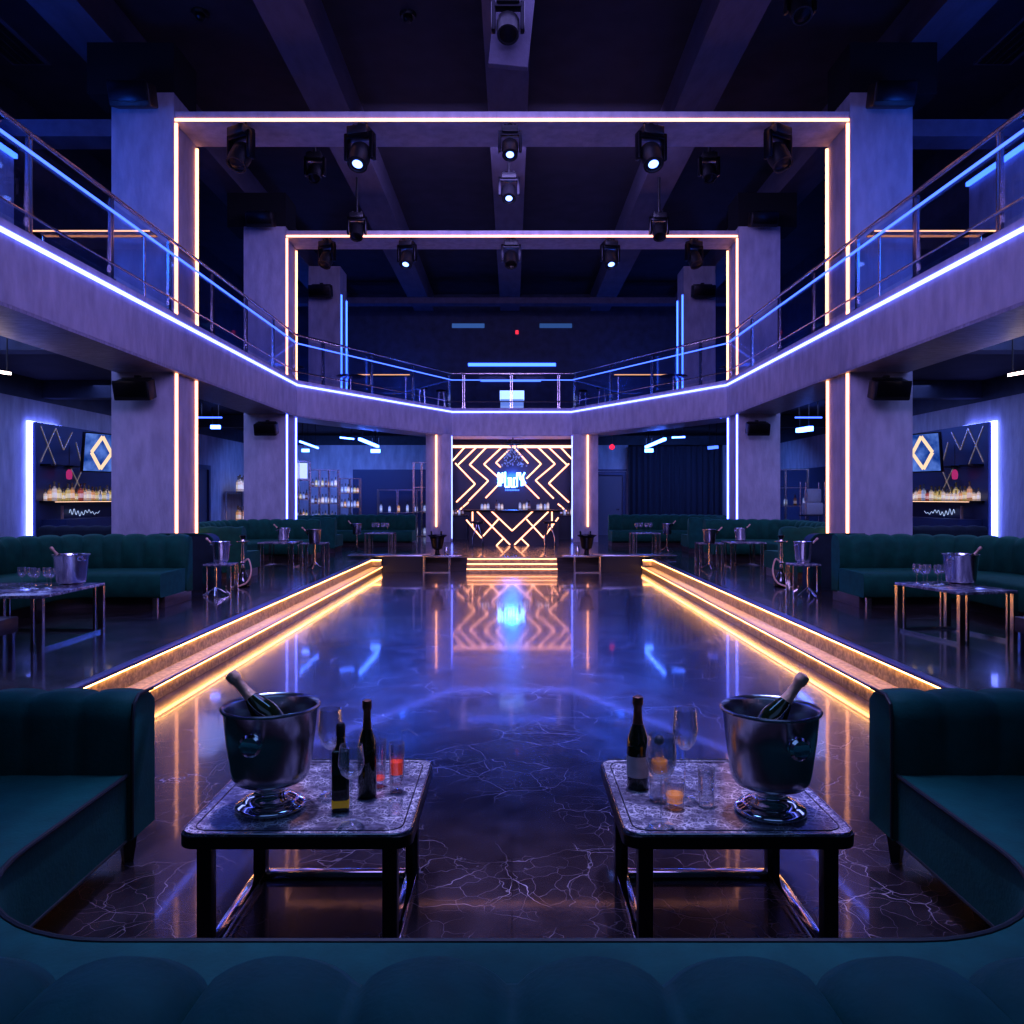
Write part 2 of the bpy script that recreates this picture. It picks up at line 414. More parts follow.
# ------------------------------------------------------------------ light strips on columns, portals, fascia
def strip(name, pts, r, m, label, cat='light strip', group=None):
    mb = MB()
    for a, b in zip(pts, pts[1:]): mb.bar(a, b, r, r)
    return tag(mb.build(name, m), label, cat, group)
FL = offset(IN, -.015)
mb = MB()
for i in range(5):
    mb.bar((*(FL[i] if i else (FL[0][0],-2.98)), 4.60), (*(FL[i+1] if i < 4 else (FL[5][0],-2.98)), 4.60), .03, .048)
tag(mb.build('balcony_light_strip', 'cool'), 'cool white light line running round the balcony edge above the dance floor', 'light strip')
for s in (-1, 1):
    sd = side(s)
    x = s*5.50
    for y, d, low in ((13.06, 'nearest', 'warm'), (19.5, 'second', 'cool')):
        for q, wh in ((.06, 'front'), (.89, 'rear')):
            strip('column_light_strip', [(x, y+q, P+.02), (x, y+q, 3.79)], .035, low, f'vertical {"warm" if low=="warm" else "white"} light line, {wh} edge of the {d} lower column on the {sd}')
    strip('column_light_strip', [(x, 25.8, BF+.02), (x, 25.8, 8.3)], .05, 'bluestrip', f'blue light line on the front edge of the farthest upper column, {sd}')
    strip('column_light_strip', [(x, 26.6, BF+.02), (x, 26.6, 8.3)], .05, 'bluestrip', f'blue light line on the rear edge of the farthest upper column, {sd}')
    strip('pillar_light_strip', [(s*2.46, 25.98, P+.5), (s*2.46, 25.98, 3.79)], .05, 'warm', f'warm vertical light line down the pillar at the bar, {sd} of it')
    strip('pillar_light_strip', [(s*1.975, 26.3, P+.1), (s*1.975, 26.3, 3.79)], .03, 'cool', f'thin white light line inside the bar opening on the {sd} pillar')
for y, z, nmx, th in ((13.06, 7.89, 'near', .17), (19.5, 8.10, 'far', .17)):
    t = thing('portal_frame', f'{nmx} lilac portal frame outlined by a warm light line and hung with stage lamps', 'portal frame', (0,y,0))
    MB().box(-5.51, 5.51, 0, .93, z, z+th).build('beam', 'conc', t)
    for s in (-1, 1):
        for q in (.035, .90):
            mb = MB(); mb.box(s*5.495-.02, s*5.495+.02, q-.02, q+.02, BF+.01, z-.01 if q < .5 else z-.05); mb.build('light_strip', 'warm', t)
    MB().box(-5.5, 5.5, -.02, .02, z+.01, z+.05).build('light_strip', 'warm', t)

# ------------------------------------------------------------------ balcony railings
def railing(A, B, posts, label):
    A, B = Vector((*A, BF)), Vector((*B, BF)); d = (B-A); L = d.length; d.normalize(); n = Vector((-d.y, d.x, 0))
    t = thing('balcony_railing', label, 'railing', A, math.atan2(d.y, d.x))
    for p in posts:
        mb = MB()
        for q in (-.03, .03): mb.box(p+q-.012, p+q+.012, -.02, .02, 0, 1.10)
        mb.box(p-.06, p+.06, -.04, .04, 0, .012)
        mb.build('post', 'rail', t)
    MB().tube([(0,0,1.15), (L,0,1.15)], .030, 10).build('handrail', 'rail', t)
    MB().tube([(0,-.03,.21), (L,-.03,.21)], .016, 8).build('lower_rail', 'rail', t)
    ps = sorted(set([0]+list(posts)+[L]))
    for a, b in zip(ps, ps[1:]):
        if b-a > .3: MB().box(a+.05, b-.05, -.006, .006, .08, 1.05).build('glass_panel', 'pane', t)
    MB().box(0, L, -.035, -.015, .915, .945).build('light_strip', 'coolrail', t)
RL = offset(IN, .035)
pst = [10.1+1.85*k-10.1 for k in range(1)]
railing(RL[0], RL[1], [y+3 for y in (3.5, 5.35, 7.2, 9.05, 10.9, 12.75, 14.6, 16.45, 18.3, 20.1)], 'glass and steel balcony railing along the left side with a blue light line')
railing(RL[1], RL[2], [7.2*q for q in (.14,.42,.70,.98)], 'angled balcony railing at the far end, left of centre')
railing(RL[2], RL[3], [.4, 1.98, 3.55], 'straight balcony railing above the bar')
railing(RL[3], RL[4], [7.2*q for q in (.02,.30,.58,.86)], 'angled balcony railing at the far end, right of centre')
railing(RL[4], RL[5], [20.3-y for y in (3.5, 5.35, 7.2, 9.05, 10.9, 12.75, 14.6, 16.45, 18.3, 20.1)], 'glass and steel balcony railing along the right side with a blue light line')

# things up on the balcony
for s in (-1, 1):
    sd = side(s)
    t = thing('lit_ledge', f'made-up warm lit ledge for a glass reflection behind the near {sd} balcony railing', 'ledge', (s*6.6,12.5,BF))  # ledge added to give the warm line reflected in the balcony glass
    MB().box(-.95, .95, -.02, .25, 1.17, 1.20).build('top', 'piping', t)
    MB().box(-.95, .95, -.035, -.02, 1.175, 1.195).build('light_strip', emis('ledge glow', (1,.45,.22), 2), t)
    for q in (-.8, .8): MB().rod((q,.12,0), (q,.12,1.17), .02).build('leg', 'rail', t)
    t = thing('lit_ledge', f'warm lit drinks ledge on the far balcony, {sd} of the bar', 'ledge', (s*4.75,27.4,BF))
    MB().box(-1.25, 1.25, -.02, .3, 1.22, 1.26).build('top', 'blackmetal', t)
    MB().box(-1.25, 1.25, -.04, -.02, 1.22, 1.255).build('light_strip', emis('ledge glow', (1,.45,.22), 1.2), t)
    for q in (-1.1, 1.1): MB().rod((q,.12,0), (q,.12,1.22), .025).build('leg', 'rail', t)
    for k, (x, y) in enumerate(((4.9, 24.3), (6.3, 22.6))):
        t = thing('balcony_table', f'round glass topped table on the far balcony, {sd} side, {"nearer the bar" if k == 0 else "beside the second column"}', 'table', (s*x,y,BF))
        MB().lathe([(0,.70),(.42,.70),(.44,.715),(.42,.73),(0,.73)], 28).build('tabletop', 'steel', t)
        MB().rod((0,0,.02), (0,0,.70), .03).build('stem', 'rail', t)
        MB().lathe([(0,0),(.24,0),(.24,.015),(.04,.03),(0,.03)], 20).build('base', 'rail', t)
    for k, (x, y) in enumerate(((3.1, 27.6), (2.5, 28.3))):
        t = thing('balcony_stool', f'tall stool behind the far railing, {sd} of the glowing counter, {"outer" if k == 0 else "inner"} one', 'stool', (s*x,y,BF))
        MB().lathe([(0,.78),(.17,.78),(.19,.81),(.17,.84),(0,.84)], 18).build('seat', 'black', t)
        for q in range(4):
            a = q*PI/2+.7; MB().rod((.2*math.cos(a),.2*math.sin(a),0), (.12*math.cos(a),.12*math.sin(a),.78), .012, n=6).build('leg', 'rail', t)
t = thing('glowing_counter', 'small white glowing counter behind the middle of the far railing', 'counter', (0,27.6,BF))
MB().box(-.4, .4, -.05, .3, 0, .42).build('front', emis('counter glow', (.22,.34,.9), .8), t)
MB().box(-.42, .42, -.07, .32, .42, .72).build('top_light', emis('counter glow top', (.35,.5,1), 2), t)
o = MB().box(-1.75, 1.75, 31.94, 32.0, 7.02, 7.14).build('light_strip', 'bluestrip'); tag(o, 'bright blue light line high on the far wall', 'light strip')
o = MB().box(-1.25, 1.15, 31.94, 32.0, 6.40, 6.46).build('light_strip', 'coolrail'); tag(o, 'thin dim blue strip added for the reflection of the bright line on the far wall', 'light strip')  # added glowing strip, stands for a reflection of the line above
o = MB().box(-2.4, -1.1, 31.94, 32.0, 8.55, 8.72).build('light_strip', emis('dim blue', (.08,.2,.6), .5)); tag(o, 'faint blue light line high on the far wall, left of centre', 'light strip')
o = MB().box(1.1, 2.4, 31.94, 32.0, 8.55, 8.72).build('light_strip', emis('dim blue', (.08,.2,.6), .4)); tag(o, 'faint blue light line high on the far wall, right of centre', 'light strip')
o = MB().box(.14, .26, 31.94, 32.0, 8.3, 8.45).build('warning_light', emis('dim red', (1,.05,.1), 1)); tag(o, 'tiny red light high on the far wall', 'light')

# ------------------------------------------------------------------ stage lamps, speakers, ceiling fittings
def make_head(lit, w=.40):
    t = thing('moving_head_lamp', '', 'stage lamp')
    k = w/.40
    mb = MB(); mb.box(-.16*k, .16*k, -.13*k, .13*k, -.17*k, -.04*k, bev=.02*k); mb.rod((0,0,-.05*k), (0,0,.02), .04*k)
    for q in (-.1, .1): mb.rod((q*k,0,-.05*k), (q*k,0,.02), .02*k, n=8)
    mb.build('base', 'black', t)
    mb = MB()
    for q in (-1, 1): mb.box(q*.20*k-.03*k, q*.20*k+.03*k, -.07*k, .07*k, -.52*k, -.12*k, bev=.018*k)
    mb.box(-.2*k, .2*k, -.07*k, .07*k, -.21*k, -.15*k, bev=.01*k)
    mb.build('yoke', 'blackmetal', t)
    R = Matrix.Rotation(math.radians(-28), 4, 'X')
    mb = MB(); mb.lathe([(0,.17*k),(.11*k,.16*k),(.155*k,.10*k),(.16*k,-.05*k),(.145*k,-.17*k),(.15*k,-.2*k),(.125*k,-.2*k),(.12*k,-.18*k),(0,-.18*k)], 20, (0,0,-.44*k), R)
    mb.build('head', 'black', t)
    mb = MB(); mb.lathe([(0,-.205*k),(.05*k,-.202*k),((.075 if lit else .115)*k,-.185*k)], 20, (0,0,-.44*k), R)
    mb.build('lens', 'lens' if lit else 'blackmetal', t)
    return t
HD = {True: make_head(True), False: make_head(False)}
used = set()
def head(lit, loc, label, group, scale=1, rz=0):
    if lit not in used:
        used.add(lit); o = HD[lit]; o.location = loc; o.rotation_euler = (0,0,rz); o.scale = (scale,)*3; o['label'] = label; o['group'] = group; return o
    return dup(HD[lit], loc, label, group, rz, scale)
spots = []
for i, (px, lit) in enumerate(((241,0),(360,1),(510,1),(651,1),(778,0))):
    Y = 13.14; o = head(bool(lit), ((px-512)*Y/800, Y, 7.87), f'{"lit" if lit else "unlit"} moving head lamp on the near portal beam, {["leftmost","second from left","in the middle","second from right","rightmost"][i]}', 'stage lamps on the near portal', 1.12 if px != 510 else .85, .25*(i-2))
    if lit: spots.append(((px-512)*Y/800, Y-.2, 7.2))
for i, (px, lit) in enumerate(((327,0),(407,1),(511,0),(610,1),(694,0))):
    Y = 19.6; o = head(bool(lit), ((px-512)*Y/800, Y, 8.08), f'{"lit" if lit else "unlit"} moving head lamp on the far portal beam, {["leftmost","second from left","in the middle","second from right","rightmost"][i]}', 'stage lamps on the far portal', 1.05, .25*(i-2))
    if lit: spots.append(((px-512)*Y/800, Y-.2, 7.4))
for px, py, Y, sc, lit, lab in ((315,152,16.5,.95,0,'dark moving head lamp hanging between the portals, left of the middle'), (709,152,16.5,.95,0,'dark moving head lamp hanging between the portals, right of the middle'),
                   (509,172,17.3,1.0,1,'lit moving head lamp hanging between the portals on the centre line'), (357,212,18.6,1.0,0,'dark lamp hanging just in front of the far portal, left'), (659,212,18.6,1.0,0,'dark lamp hanging just in front of the far portal, right'),
                   (508,-6,11.0,1.0,0,'large lamp hanging on the near ceiling panel at the top centre'), (800,-22,11.2,.95,0,'dark lamp hanging from the near ceiling at the top right')):
    p = at(px, py, Y); o = head(bool(lit), p, lab, 'stage lamps hung from the ceiling', sc)
    MB().rod((0,0,0), (0,0,((9.2 if abs(p.x) < 5 else 9.9)-p.z)/sc), .03).build('hanging_pole', 'black', o)
t = MB().box(-.27, .29, 11.3, 11.42, 7.86, 9.2, bev=.01, rot=Matrix.Rotation(.10, 4, 'Y')).build('ceiling_panel', 'beam'); tag(t, 'tilted lilac panel hanging from the centre beam behind the top lamp', 'panel')

def make_speaker():
    t = thing('wall_speaker', '', 'speaker')
    R = Matrix.Rotation(math.radians(18), 4, 'X')
    MB().box(-.36, .36, -.36, -.02, -.19, .19, bev=.03, rot=R).build('cabinet', 'black', t)
    MB().box(-.33, .33, -.395, -.37, -.17, .15, bev=.008, rot=R).build('grille', 'blackmetal', t)
    mb = MB(); mb.box(-.05, .05, -.1, .0, -.06, .3); mb.bar((-.3,-.1,.24), (.3,-.1,.24), .03, .03); mb.build('bracket', 'black', t)
    return t
spk = make_speaker(); first = True
for s in (-1, 1):
    for px, py, Y, sc, lab in ((139, 391, 12.85, .80, f'black speaker low on the nearest {side(s)} column'), (138, 101, 12.85, .92, f'black speaker high on the nearest {side(s)} column'),
                       (268, 429.5, 19.3, .74, f'black speaker low on the second {side(s)} column'), (263, 222, 19.3, .9, f'black speaker high on the second {side(s)} column'), (322, 293, 25.5, 1.0, f'black speaker high on the farthest {side(s)} column')):
        p = at(px, py, Y); p.x *= -s
        if first: spk.location = p; spk['label'] = lab; spk['group'] = 'column speakers'; spk.scale = (sc,)*3; first = False
        else: dup(spk, p, lab, 'column speakers', None, sc)
for px, py, lab in ((200, 12, 'small round smoke detector on the dark ceiling, top left'), (408, 14, 'small round smoke detector on the dark ceiling, left of centre')):
    Y = 8.15*800/(498-py); p = at(px, py, Y)
    t = thing('smoke_detector', lab, 'smoke detector', (p.x, Y, 9.9))
    MB().lathe([(0,-.05),(.12,-.05),(.14,-.02),(.14,0),(0,0)], 20).build('base', 'black', t)
    MB().lathe([(0,-.14),(.05,-.135),(.08,-.10),(.08,-.05)], 20).build('sensor', 'blackmetal', t)
for s in (-1, 1):
    t = thing('ceiling_vent', f'linear slotted ceiling vent at the top {side(s)} corner', 'vent', (s*9.0, 13.7, 9.895))
    mb = MB(); mb.box(-.36,.36,-1.3,1.3,-.03,0); mb.build('frame', 'beam', t)
    for k in range(4): MB().box(-.30+.15*k, -.22+.15*k+.04, -1.24, 1.24, -.045, -.03).build('slat', 'black', t)

# ------------------------------------------------------------------ seating
def path_round(pts, r, step=.05):
    """polyline with rounded corners -> [(pos, normal to the left of travel, s)]"""
    P2 = [Vector(p) for p in pts]; out = []
    for i, p in enumerate(P2):
        if 0 < i < len(P2)-1:
            a = (P2[i-1]-p).normalized(); b = (P2[i+1]-p).normalized()
            ang = a.angle(b); tl = r/math.tan(ang/2); s0 = p+a*tl; s1 = p+b*tl
            c = p + (a+b).normalized()*(r/math.sin(ang/2))
            v0 = s0-c; v1 = s1-c; th = v0.angle(v1); k = max(6, int(r*th/.08))
            sgn = 1 if v0.x*v1.y-v0.y*v1.x > 0 else -1
            for q in range(k+1):
                ca, sa = math.cos(sgn*th*q/k), math.sin(sgn*th*q/k)
                out.append(c+Vector((v0.x*ca-v0.y*sa, v0.x*sa+v0.y*ca)))
        else: out.append(p)
    # resample
    cum = [0]
    for a, b in zip(out, out[1:]): cum.append(cum[-1]+(b-a).length)
    L = cum[-1]; n = max(2, int(round(L/step))); res = []; j = 0
    for q in range(n+1):
        s = L*q/n
        while j < len(cum)-2 and cum[j+1] < s: j += 1
        t = (s-cum[j])/max(1e-9, cum[j+1]-cum[j]); res.append((out[j].lerp(out[j+1], t), s))
    fin = []
    for q in range(n+1):
        a = res[max(0,q-1)][0]; b = res[min(n,q+1)][0]; d = (b-a).normalized()
        fin.append((res[q][0], Vector((-d.y, d.x)), res[q][1]))
    return fin, L
def channel(w, off=0):
    return lambda s: abs(math.sin(PI*(s-off)/w))**.5
def booth(name, label, pts, r, m='green', depth=1.05, th=.26, top=.90, ch=.30, cut=0, group=None, legs=()):
    t = thing(name, label, 'sofa', (0,0,P), group=group)
    path, L = path_round(pts, r, ch/8)
    back = [(0,.12,0,0),(th*.8,.12,0,0),(th,.45,0,0),(th,.50,.045,0),(th*.92,top-.10,.045,0),(th*.75,top-.03,.03,.02),(th*.45,top,0,.03),(th*.15,top-.02,-.01,.02),(0,top-.08,0,0)]
    MB().sweep(path, back, channel(ch)).build('backrest', m, t, angle=60)
    seat = [(th+.002,.14,0,0),(depth-.02,.14,0,0),(depth,.16,0,0),(depth,.41,0,0),(depth-.04,.45,0,0),(th+.002,.46,0,0)]
    MB().sweep(path, seat).build('seat', m, t, angle=50)
    pl = [(.05,0,0,0),(depth-.14,0,0,0),(depth-.14,.139,0,0),(.05,.139,0,0)]
    MB().sweep(path, pl).build('plinth', 'plinth', t)
    for p in legs: MB().box(p[0]-.03, p[0]+.03, p[1]-.03, p[1]+.03, 0, .14).build('leg', 'brass', t)
    return t
for s in (-1, 1):
    sd = side(s); g = lambda pts: ([(s*x, y) for x, y in pts] if s > 0 else [(-x, y) for x, y in reversed(pts)])
    # normals must point into the booth: left of travel
    def ori(pts, inside):
        q = [(s*x, y) for x, y in pts]
        a, b = Vector(q[0]), Vector(q[1]); d = b-a; n = Vector((-d.y, d.x)); 
        if n.dot(Vector((s*inside[0], inside[1]))-a) < 0: q = q[::-1]
        return q
    booth('booth_sofa', f'large dark green channelled corner sofa beside the {sd} wall, nearest on the platform', ori([(4.53,11.35),(6.75,11.35),(6.75,6.2)], (5.5,9)), 1.35, legs=[(s*4.6,10.33),(s*4.6,11.0)])
    booth('booth_sofa', f'green velvet booth sofa between the first two {sd} columns', ori([(4.75,14.04),(6.72,14.04),(6.72,19.25),(4.60,19.25)], (5,16)), 1.25, legs=[(s*4.82,15.0)])
    booth('booth_sofa', f'green velvet booth sofa at the far end, {sd} of the bar', ori([(4.60,20.75),(6.30,20.75),(6.30,24.6),(2.95,24.6)], (5,22)), 1.2)
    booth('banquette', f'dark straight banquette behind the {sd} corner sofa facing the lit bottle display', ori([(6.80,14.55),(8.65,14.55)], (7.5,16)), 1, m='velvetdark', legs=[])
    t = thing('booth_divider', f'dark upholstered divider beside the nearest {sd} column', 'divider', (0,0,P))
    mb = MB(); prof = [(4.62,0),(5.46,0),(5.46,.86),(4.80,.86)] 
    mb = MB(); pts2 = [(s*4.62,0),(s*5.48,0),(s*5.48,.87)] + [(s*(4.80-.18*math.sin(a)), .69+.18*math.cos(a)) for a in [PI/2*q/6 for q in range(7)]]
    b0 = [mb.bm.verts.new((x,12.42,z)) for x,z in pts2]; b1 = [mb.bm.verts.new((x,12.72,z)) for x,z in pts2]; n = len(pts2)
    for i in range(n): j=(i+1)%n; mb.bm.faces.new((b0[i],b0[j],b1[j],b1[i]))
    mb.bm.faces.new(b0[::-1]); mb.bm.faces.new(b1)
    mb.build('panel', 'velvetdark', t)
    MB().tube([(x,12.42,z) for x,z in pts2[2:]]+[(s*4.62,12.42,.02)], .012, 6).build('piping', 'green', t)

# the big U-shaped sofa in front
t = thing('u_shaped_sofa', 'teal velvet U-shaped sofa with channelled back wrapping round the two coffee tables', 'sofa', (0,0,0))
ZI, XI, ZE = 2.366, 1.82, 3.78
R = .62; inner = []
inner.append((-XI, ZE))
for q in range(13):
    a = PI + PI/2*q/12; inner.append((-XI+R+R*math.cos(a), ZI+R+R*math.sin(a)))
for q in range(13):
    a = 1.5*PI + PI/2*q/12; inner.append((XI-R+R*math.cos(a), ZI+R+R*math.sin(a)))
inner.append((XI, ZE))
poly = inner + [(2.55, ZE), (2.55, 1.60), (-2.55, 1.60), (-2.55, ZE)]
mb = MB(); mb.prism(poly[::-1], .125, .44)
se = mb.build('seat', 'velvet', t, angle=50)
MB().tube([(x, y, .437) for x, y in inner], .011, 8).build('piping', 'piping', se)
MB().tube([(x, y, .13) for x, y in inner], .008, 6).build('piping', 'piping', se)
# seam lines across the seat at the corners
path, L = path_round([(2.7,1.20),(-2.7,1.20)], .3, .29/14); 
path = [(p, Vector((0,1)), s) for p, n, s in path]
CH = .285
prof = [(0,.10,0,0),(.36,.10,0,0),(.36,.44,.0,0),(.335,.66,.05,0),(.325,.76,.06,.02),(.305,.81,.055,.045),(.26,.835,.025,.065),(.16,.84,-.015,.07),(.05,.80,-.05,.05),(-.01,.66,-.06,.01),(-.02,.4,-.03,0)]
MB().sweep(path, prof, channel(CH, off=2.7)).build('backrest', 'velvet', t, angle=70)
for s in (-1, 1):
    a, b = sorted((s*2.55, s*2.9))
    MB().box(a, b, 1.2, 4.03, .10, .80, bev=.05, seg=4).build('side_back', 'velvet', t)
    pth, L = path_round([(s*1.80,4.03),(s*2.56,4.03)] if s > 0 else [(-2.56,4.03),(-1.80,4.03)], .3, .25/10)
    pth = [(p, Vector((0,-1)), q) for p, n, q in pth]
    pr = [(0,.13,0,0),(.25,.13,0,0),(.235,.40,.02,0),(.225,.70,.034,0),(.215,.765,.03,.015),(.18,.79,.01,.026),(.05,.785,0,.02),(0,.74,0,0)]
    ch = .253
    ep = MB().sweep(pth, pr, channel(ch, off=0 if s > 0 else .76)).build('end_panel', 'velvet', t, angle=60)
    MB().tube([(s*1.797,3.785,.14),(s*1.797,3.785,.70),(s*1.797,3.80,.77),(s*1.797,3.85,.805),(s*1.797,4.0,.80)], .009, 6).build('piping', 'piping', ep)
    for lx, ly in ((1.855,3.86),(2.5,3.86)):
        mb = MB(); mb.rod((s*lx,ly,0),(s*lx,ly,.14), .028, .05, 4); mb.build('leg', 'blackwood', t)

# ------------------------------------------------------------------ front coffee tables
def rrect(w, d, r, n=7, cx=0, cy=0):
    out = []
    for qx, qy, a0 in ((1,1,0),(-1,1,PI/2),(-1,-1,PI),(1,-1,1.5*PI)):
        for q in range(n+1):
            a = a0+PI/2*q/n; out.append((cx+qx*(w/2-r)+r*math.cos(a), cy+qy*(d/2-r)+r*math.sin(a)))
    return out
TT = .504
def coffee(x0, x1, label):
    w = x1-x0; d = .86; t = thing('coffee_table', label, 'table', ((x0+x1)/2, 3.385, 0))
    MB().prism(rrect(w, d, .07), TT-.052, TT-.008, bev=.006).build('apron', 'blackmetal', t)
    tp = MB().prism(rrect(w-.012, d-.012, .066), TT-.008, TT).build('tabletop', 'tabletop', t)
    MB().tube([(x,y,TT+.001) for x,y in rrect(w-.016,d-.016,.066)], .0035, 6, closed=True).build('rim', 'steel', tp)
    MB().tube([(x,y,TT) for x,y in rrect(w-.085,d-.085,.06)], .0028, 6, closed=True).build('inlay_line', 'blackmetal', tp)
    lx, ly = w/2-.088, .33; cyy = -.025
    for a in (-1,1):
        for b in (-1,1):
            MB().box(a*lx-.028, a*lx+.028, cyy+b*ly-.028, cyy+b*ly+.028, 0, TT-.052, bev=.004).build('leg', 'blackmetal', t)
        MB().box(a*lx-.026, a*lx+.026, cyy-ly+.028, cyy+ly-.028, .0, .035, bev=.004).build('floor_rail', 'chrome', t)
    MB().box(-lx+.028, lx-.028, cyy+ly-.022, cyy+ly+.022, .0, .035, bev=.004).build('floor_rail', 'chrome', t)
    return t
coffee(-1.245, -.372, 'black framed crackle topped coffee table holding the red cocktail, left one')
coffee(.415, 1.287, 'black framed crackle topped coffee table holding the white labelled champagne bottle, right one')

# champagne bucket, front size: rim r .19, h .41
def make_bucket(name, label, cat='ice bucket'):
    t = thing(name, label, cat)
    MB().lathe([(0,.108),(.105,.108),(.138,.116),(.150,.135),(.157,.165),(.175,.30),(.184,.395),(.194,.402),(.196,.41),(.190,.416),(.182,.41),(.176,.40),(.168,.30),(.148,.16),(.12,.14),(0,.14)], 48).build('bowl', 'steel', t, angle=60)
    MB().lathe([(0,0),(.135,0),(.140,.012),(.132,.022),(.112,.030),(.106,.036),(.100,.043),(.086,.049),(.072,.057),(.064,.066),(.062,.074),(.064,.082),(.072,.090),(.085,.098),(.10,.109),(0,.109)], 64).build('foot', 'chromesmooth', t, angle=70)
    for a in (0, 1):
        R2 = Matrix.Rotation(PI/2 if a else -PI/2, 4, 'Y')
        mb = MB(); mb.lathe([(0,.0),(.032,.0),(.036,.012),(.024,.018),(.018,.022),(.030,.028),(.042,.034),(.044,.042),(.034,.050),(.02,.046),(0,.046)], 20, (.172 if a else -.172, 0, .31), R2)
        mb.build('knob', 'chrome', t, angle=50)
    return t
def make_champagne(name, label, foil='foildark', lab=True, h=.40, r=.040):
    t = thing(name, label, 'bottle'); k = h/.40
    MB().lathe([(0,.004),(r*.8,0),(r,.008),(r,.19*k),(r*.93,.215*k),(r*.62,.262*k),(r*.42,.285*k),(r*.36,.31*k),(0,.31*k)], 28).build('body', 'bottle', t, angle=60)
    MB().lathe([(r*.52,.262*k),(r*.46,.285*k),(r*.40,.31*k),(r*.37,.355*k),(r*.47,.36*k),(r*.50,.372*k),(r*.47,.395*k),(r*.2,.40*k),(0,.40*k)], 24).build('foil', foil, t, angle=60)
    if lab: MB().lathe([(r*1.012,.055*k),(r*1.012,.145*k)], 28).build('label', 'label', t)
    return t
def make_wine_glass(name, label, h=.36, r=.05, bowl=.16, fill=None):
    t = thing(name, label, 'glass'); b = h-bowl
    MB().lathe([(0,b),(r*.35,b+.004),(r*.75,b+bowl*.16),(r*.98,b+bowl*.40),(r,b+bowl*.55),(r*.86,h),(r*.83,h),(r*.96,b+bowl*.55),(r*.70,b+bowl*.18),(0,b+.008)], 28).build('bowl', 'glass', t, angle=60)
    MB().rod((0,0,.008),(0,0,b+.002), .0045, n=8).build('stem', 'glass', t)
    MB().lathe([(0,0),(r*.8,0),(r*.82,.003),(r*.2,.008),(0,.012)], 28).build('foot', 'glass', t)
    if fill: MB().lathe([(0,b+.01),(r*.6,b+bowl*.18),(r*.85,b+bowl*.36),(0,b+bowl*.36)], 24).build('drink', fill, t)
    return t
def make_tumbler(name, label, h=.2, r=.035, fill='liquid_red', f0=.05, f1=.55):
    t = thing(name, label, 'glass')
    MB().lathe([(0,.002),(r*.82,0),(r*.86,.004),(r,h),(r*.94,h),(r*.80,.03),(0,.03)], 26).build('tumbler', 'glass', t, angle=60)
    if fill: MB().lathe([(0,h*f0+.012),(r*.76,h*f0+.012),(r*(.8+.12*f1),h*f1),(0,h*f1)], 24).build('drink', fill, t)
    return t
def tilt(o, dirx, diry, loc, ang):
    o.location = loc; ax = Vector((-diry, dirx, 0)); o.rotation_mode = 'QUATERNION'
    from mathutils import Quaternion
    o.rotation_quaternion = Quaternion(Vector((0,0,1)).cross(Vector((dirx,diry,0))), ang)

bk = make_bucket('ice_bucket', 'large polished footed ice bucket on the coffee table with the red cocktail'); bk.location = (-.972, 3.225, TT+.001); bk.rotation_euler = (0,0,math.radians(86))
bk2 = dup(bk, (1.027, 3.18, TT+.001), 'large polished footed ice bucket on the coffee table with the white labelled bottle', rz=math.radians(-78))
cb = make_champagne('champagne_bottle', 'foil topped champagne bottle leaning in the big ice bucket on the left coffee table', 'foil', False, .43, .053)
tilt(cb, -1, .05, (-.858, 3.235, .722), .74)
cb2 = dup(cb, (1, 3, 1), 'foil topped champagne bottle leaning in the big ice bucket on the right coffee table'); tilt(cb2, 1, .05, (.915, 3.19, .70), .645)

o = make_champagne('champagne_bottle', 'dark champagne bottle with brown foil standing behind the square bottle', 'foildark', False, .405, .040); o.location = (-.605, 3.34, TT+.001)
t = thing('liquor_bottle', 'square shouldered dark bottle with a little yellow liquid at its bottom', 'bottle', (-.683, 3.19, TT+.001), .15)
MB().box(-.034, .034, -.03, .03, 0, .245, bev=.010, seg=3).build('body', 'bottleclear', t)
mb = MB(); mb.lathe([(.026,.243),(.018,.262),(.016,.30),(0,.30)], 18); mb.build('neck', 'bottleclear', t)
MB().lathe([(0,.295),(.018,.295),(.018,.34),(.012,.348),(0,.348)], 18).build('stopper', 'black', t)
MB().box(-.0345, .0345, -.0305, .0305, .012, .055, bev=.008).build('drink', 'liquid_yellow', t)
o = make_wine_glass('wine_glass', 'tall empty wine glass beside the square bottle, behind', .36, .052, .17); o.location = (-.762, 3.36, TT+.001)
o = make_wine_glass('wine_glass', 'empty wine glass standing in front of the square bottle', .30, .050, .13); o.location = (-.615, 3.06, TT+.001)
o = make_tumbler('cocktail_glass', 'short glass with a bright red cocktail', .205, .034, 'liquid_red', .30, .62); o.location = (-.490, 3.40, TT+.001)
MB().tube([(.0,.0,.13),(.012,.0,.2),(.022,0,.255),(.05,0,.262),(.09,0,.235)], .0025, 6).build('straw', 'glass', o)
o = make_tumbler('tall_glass', 'tall glass with a little red drink beside the red cocktail', .20, .032, 'liquid_red', .08, .2); o.location = (-.575, 3.46, TT+.001)
o = make_tumbler('shot_glass', 'small empty glass near the front edge of the left coffee table', .05, .03, None); o.location = (-.46, 3.16, TT+.001)

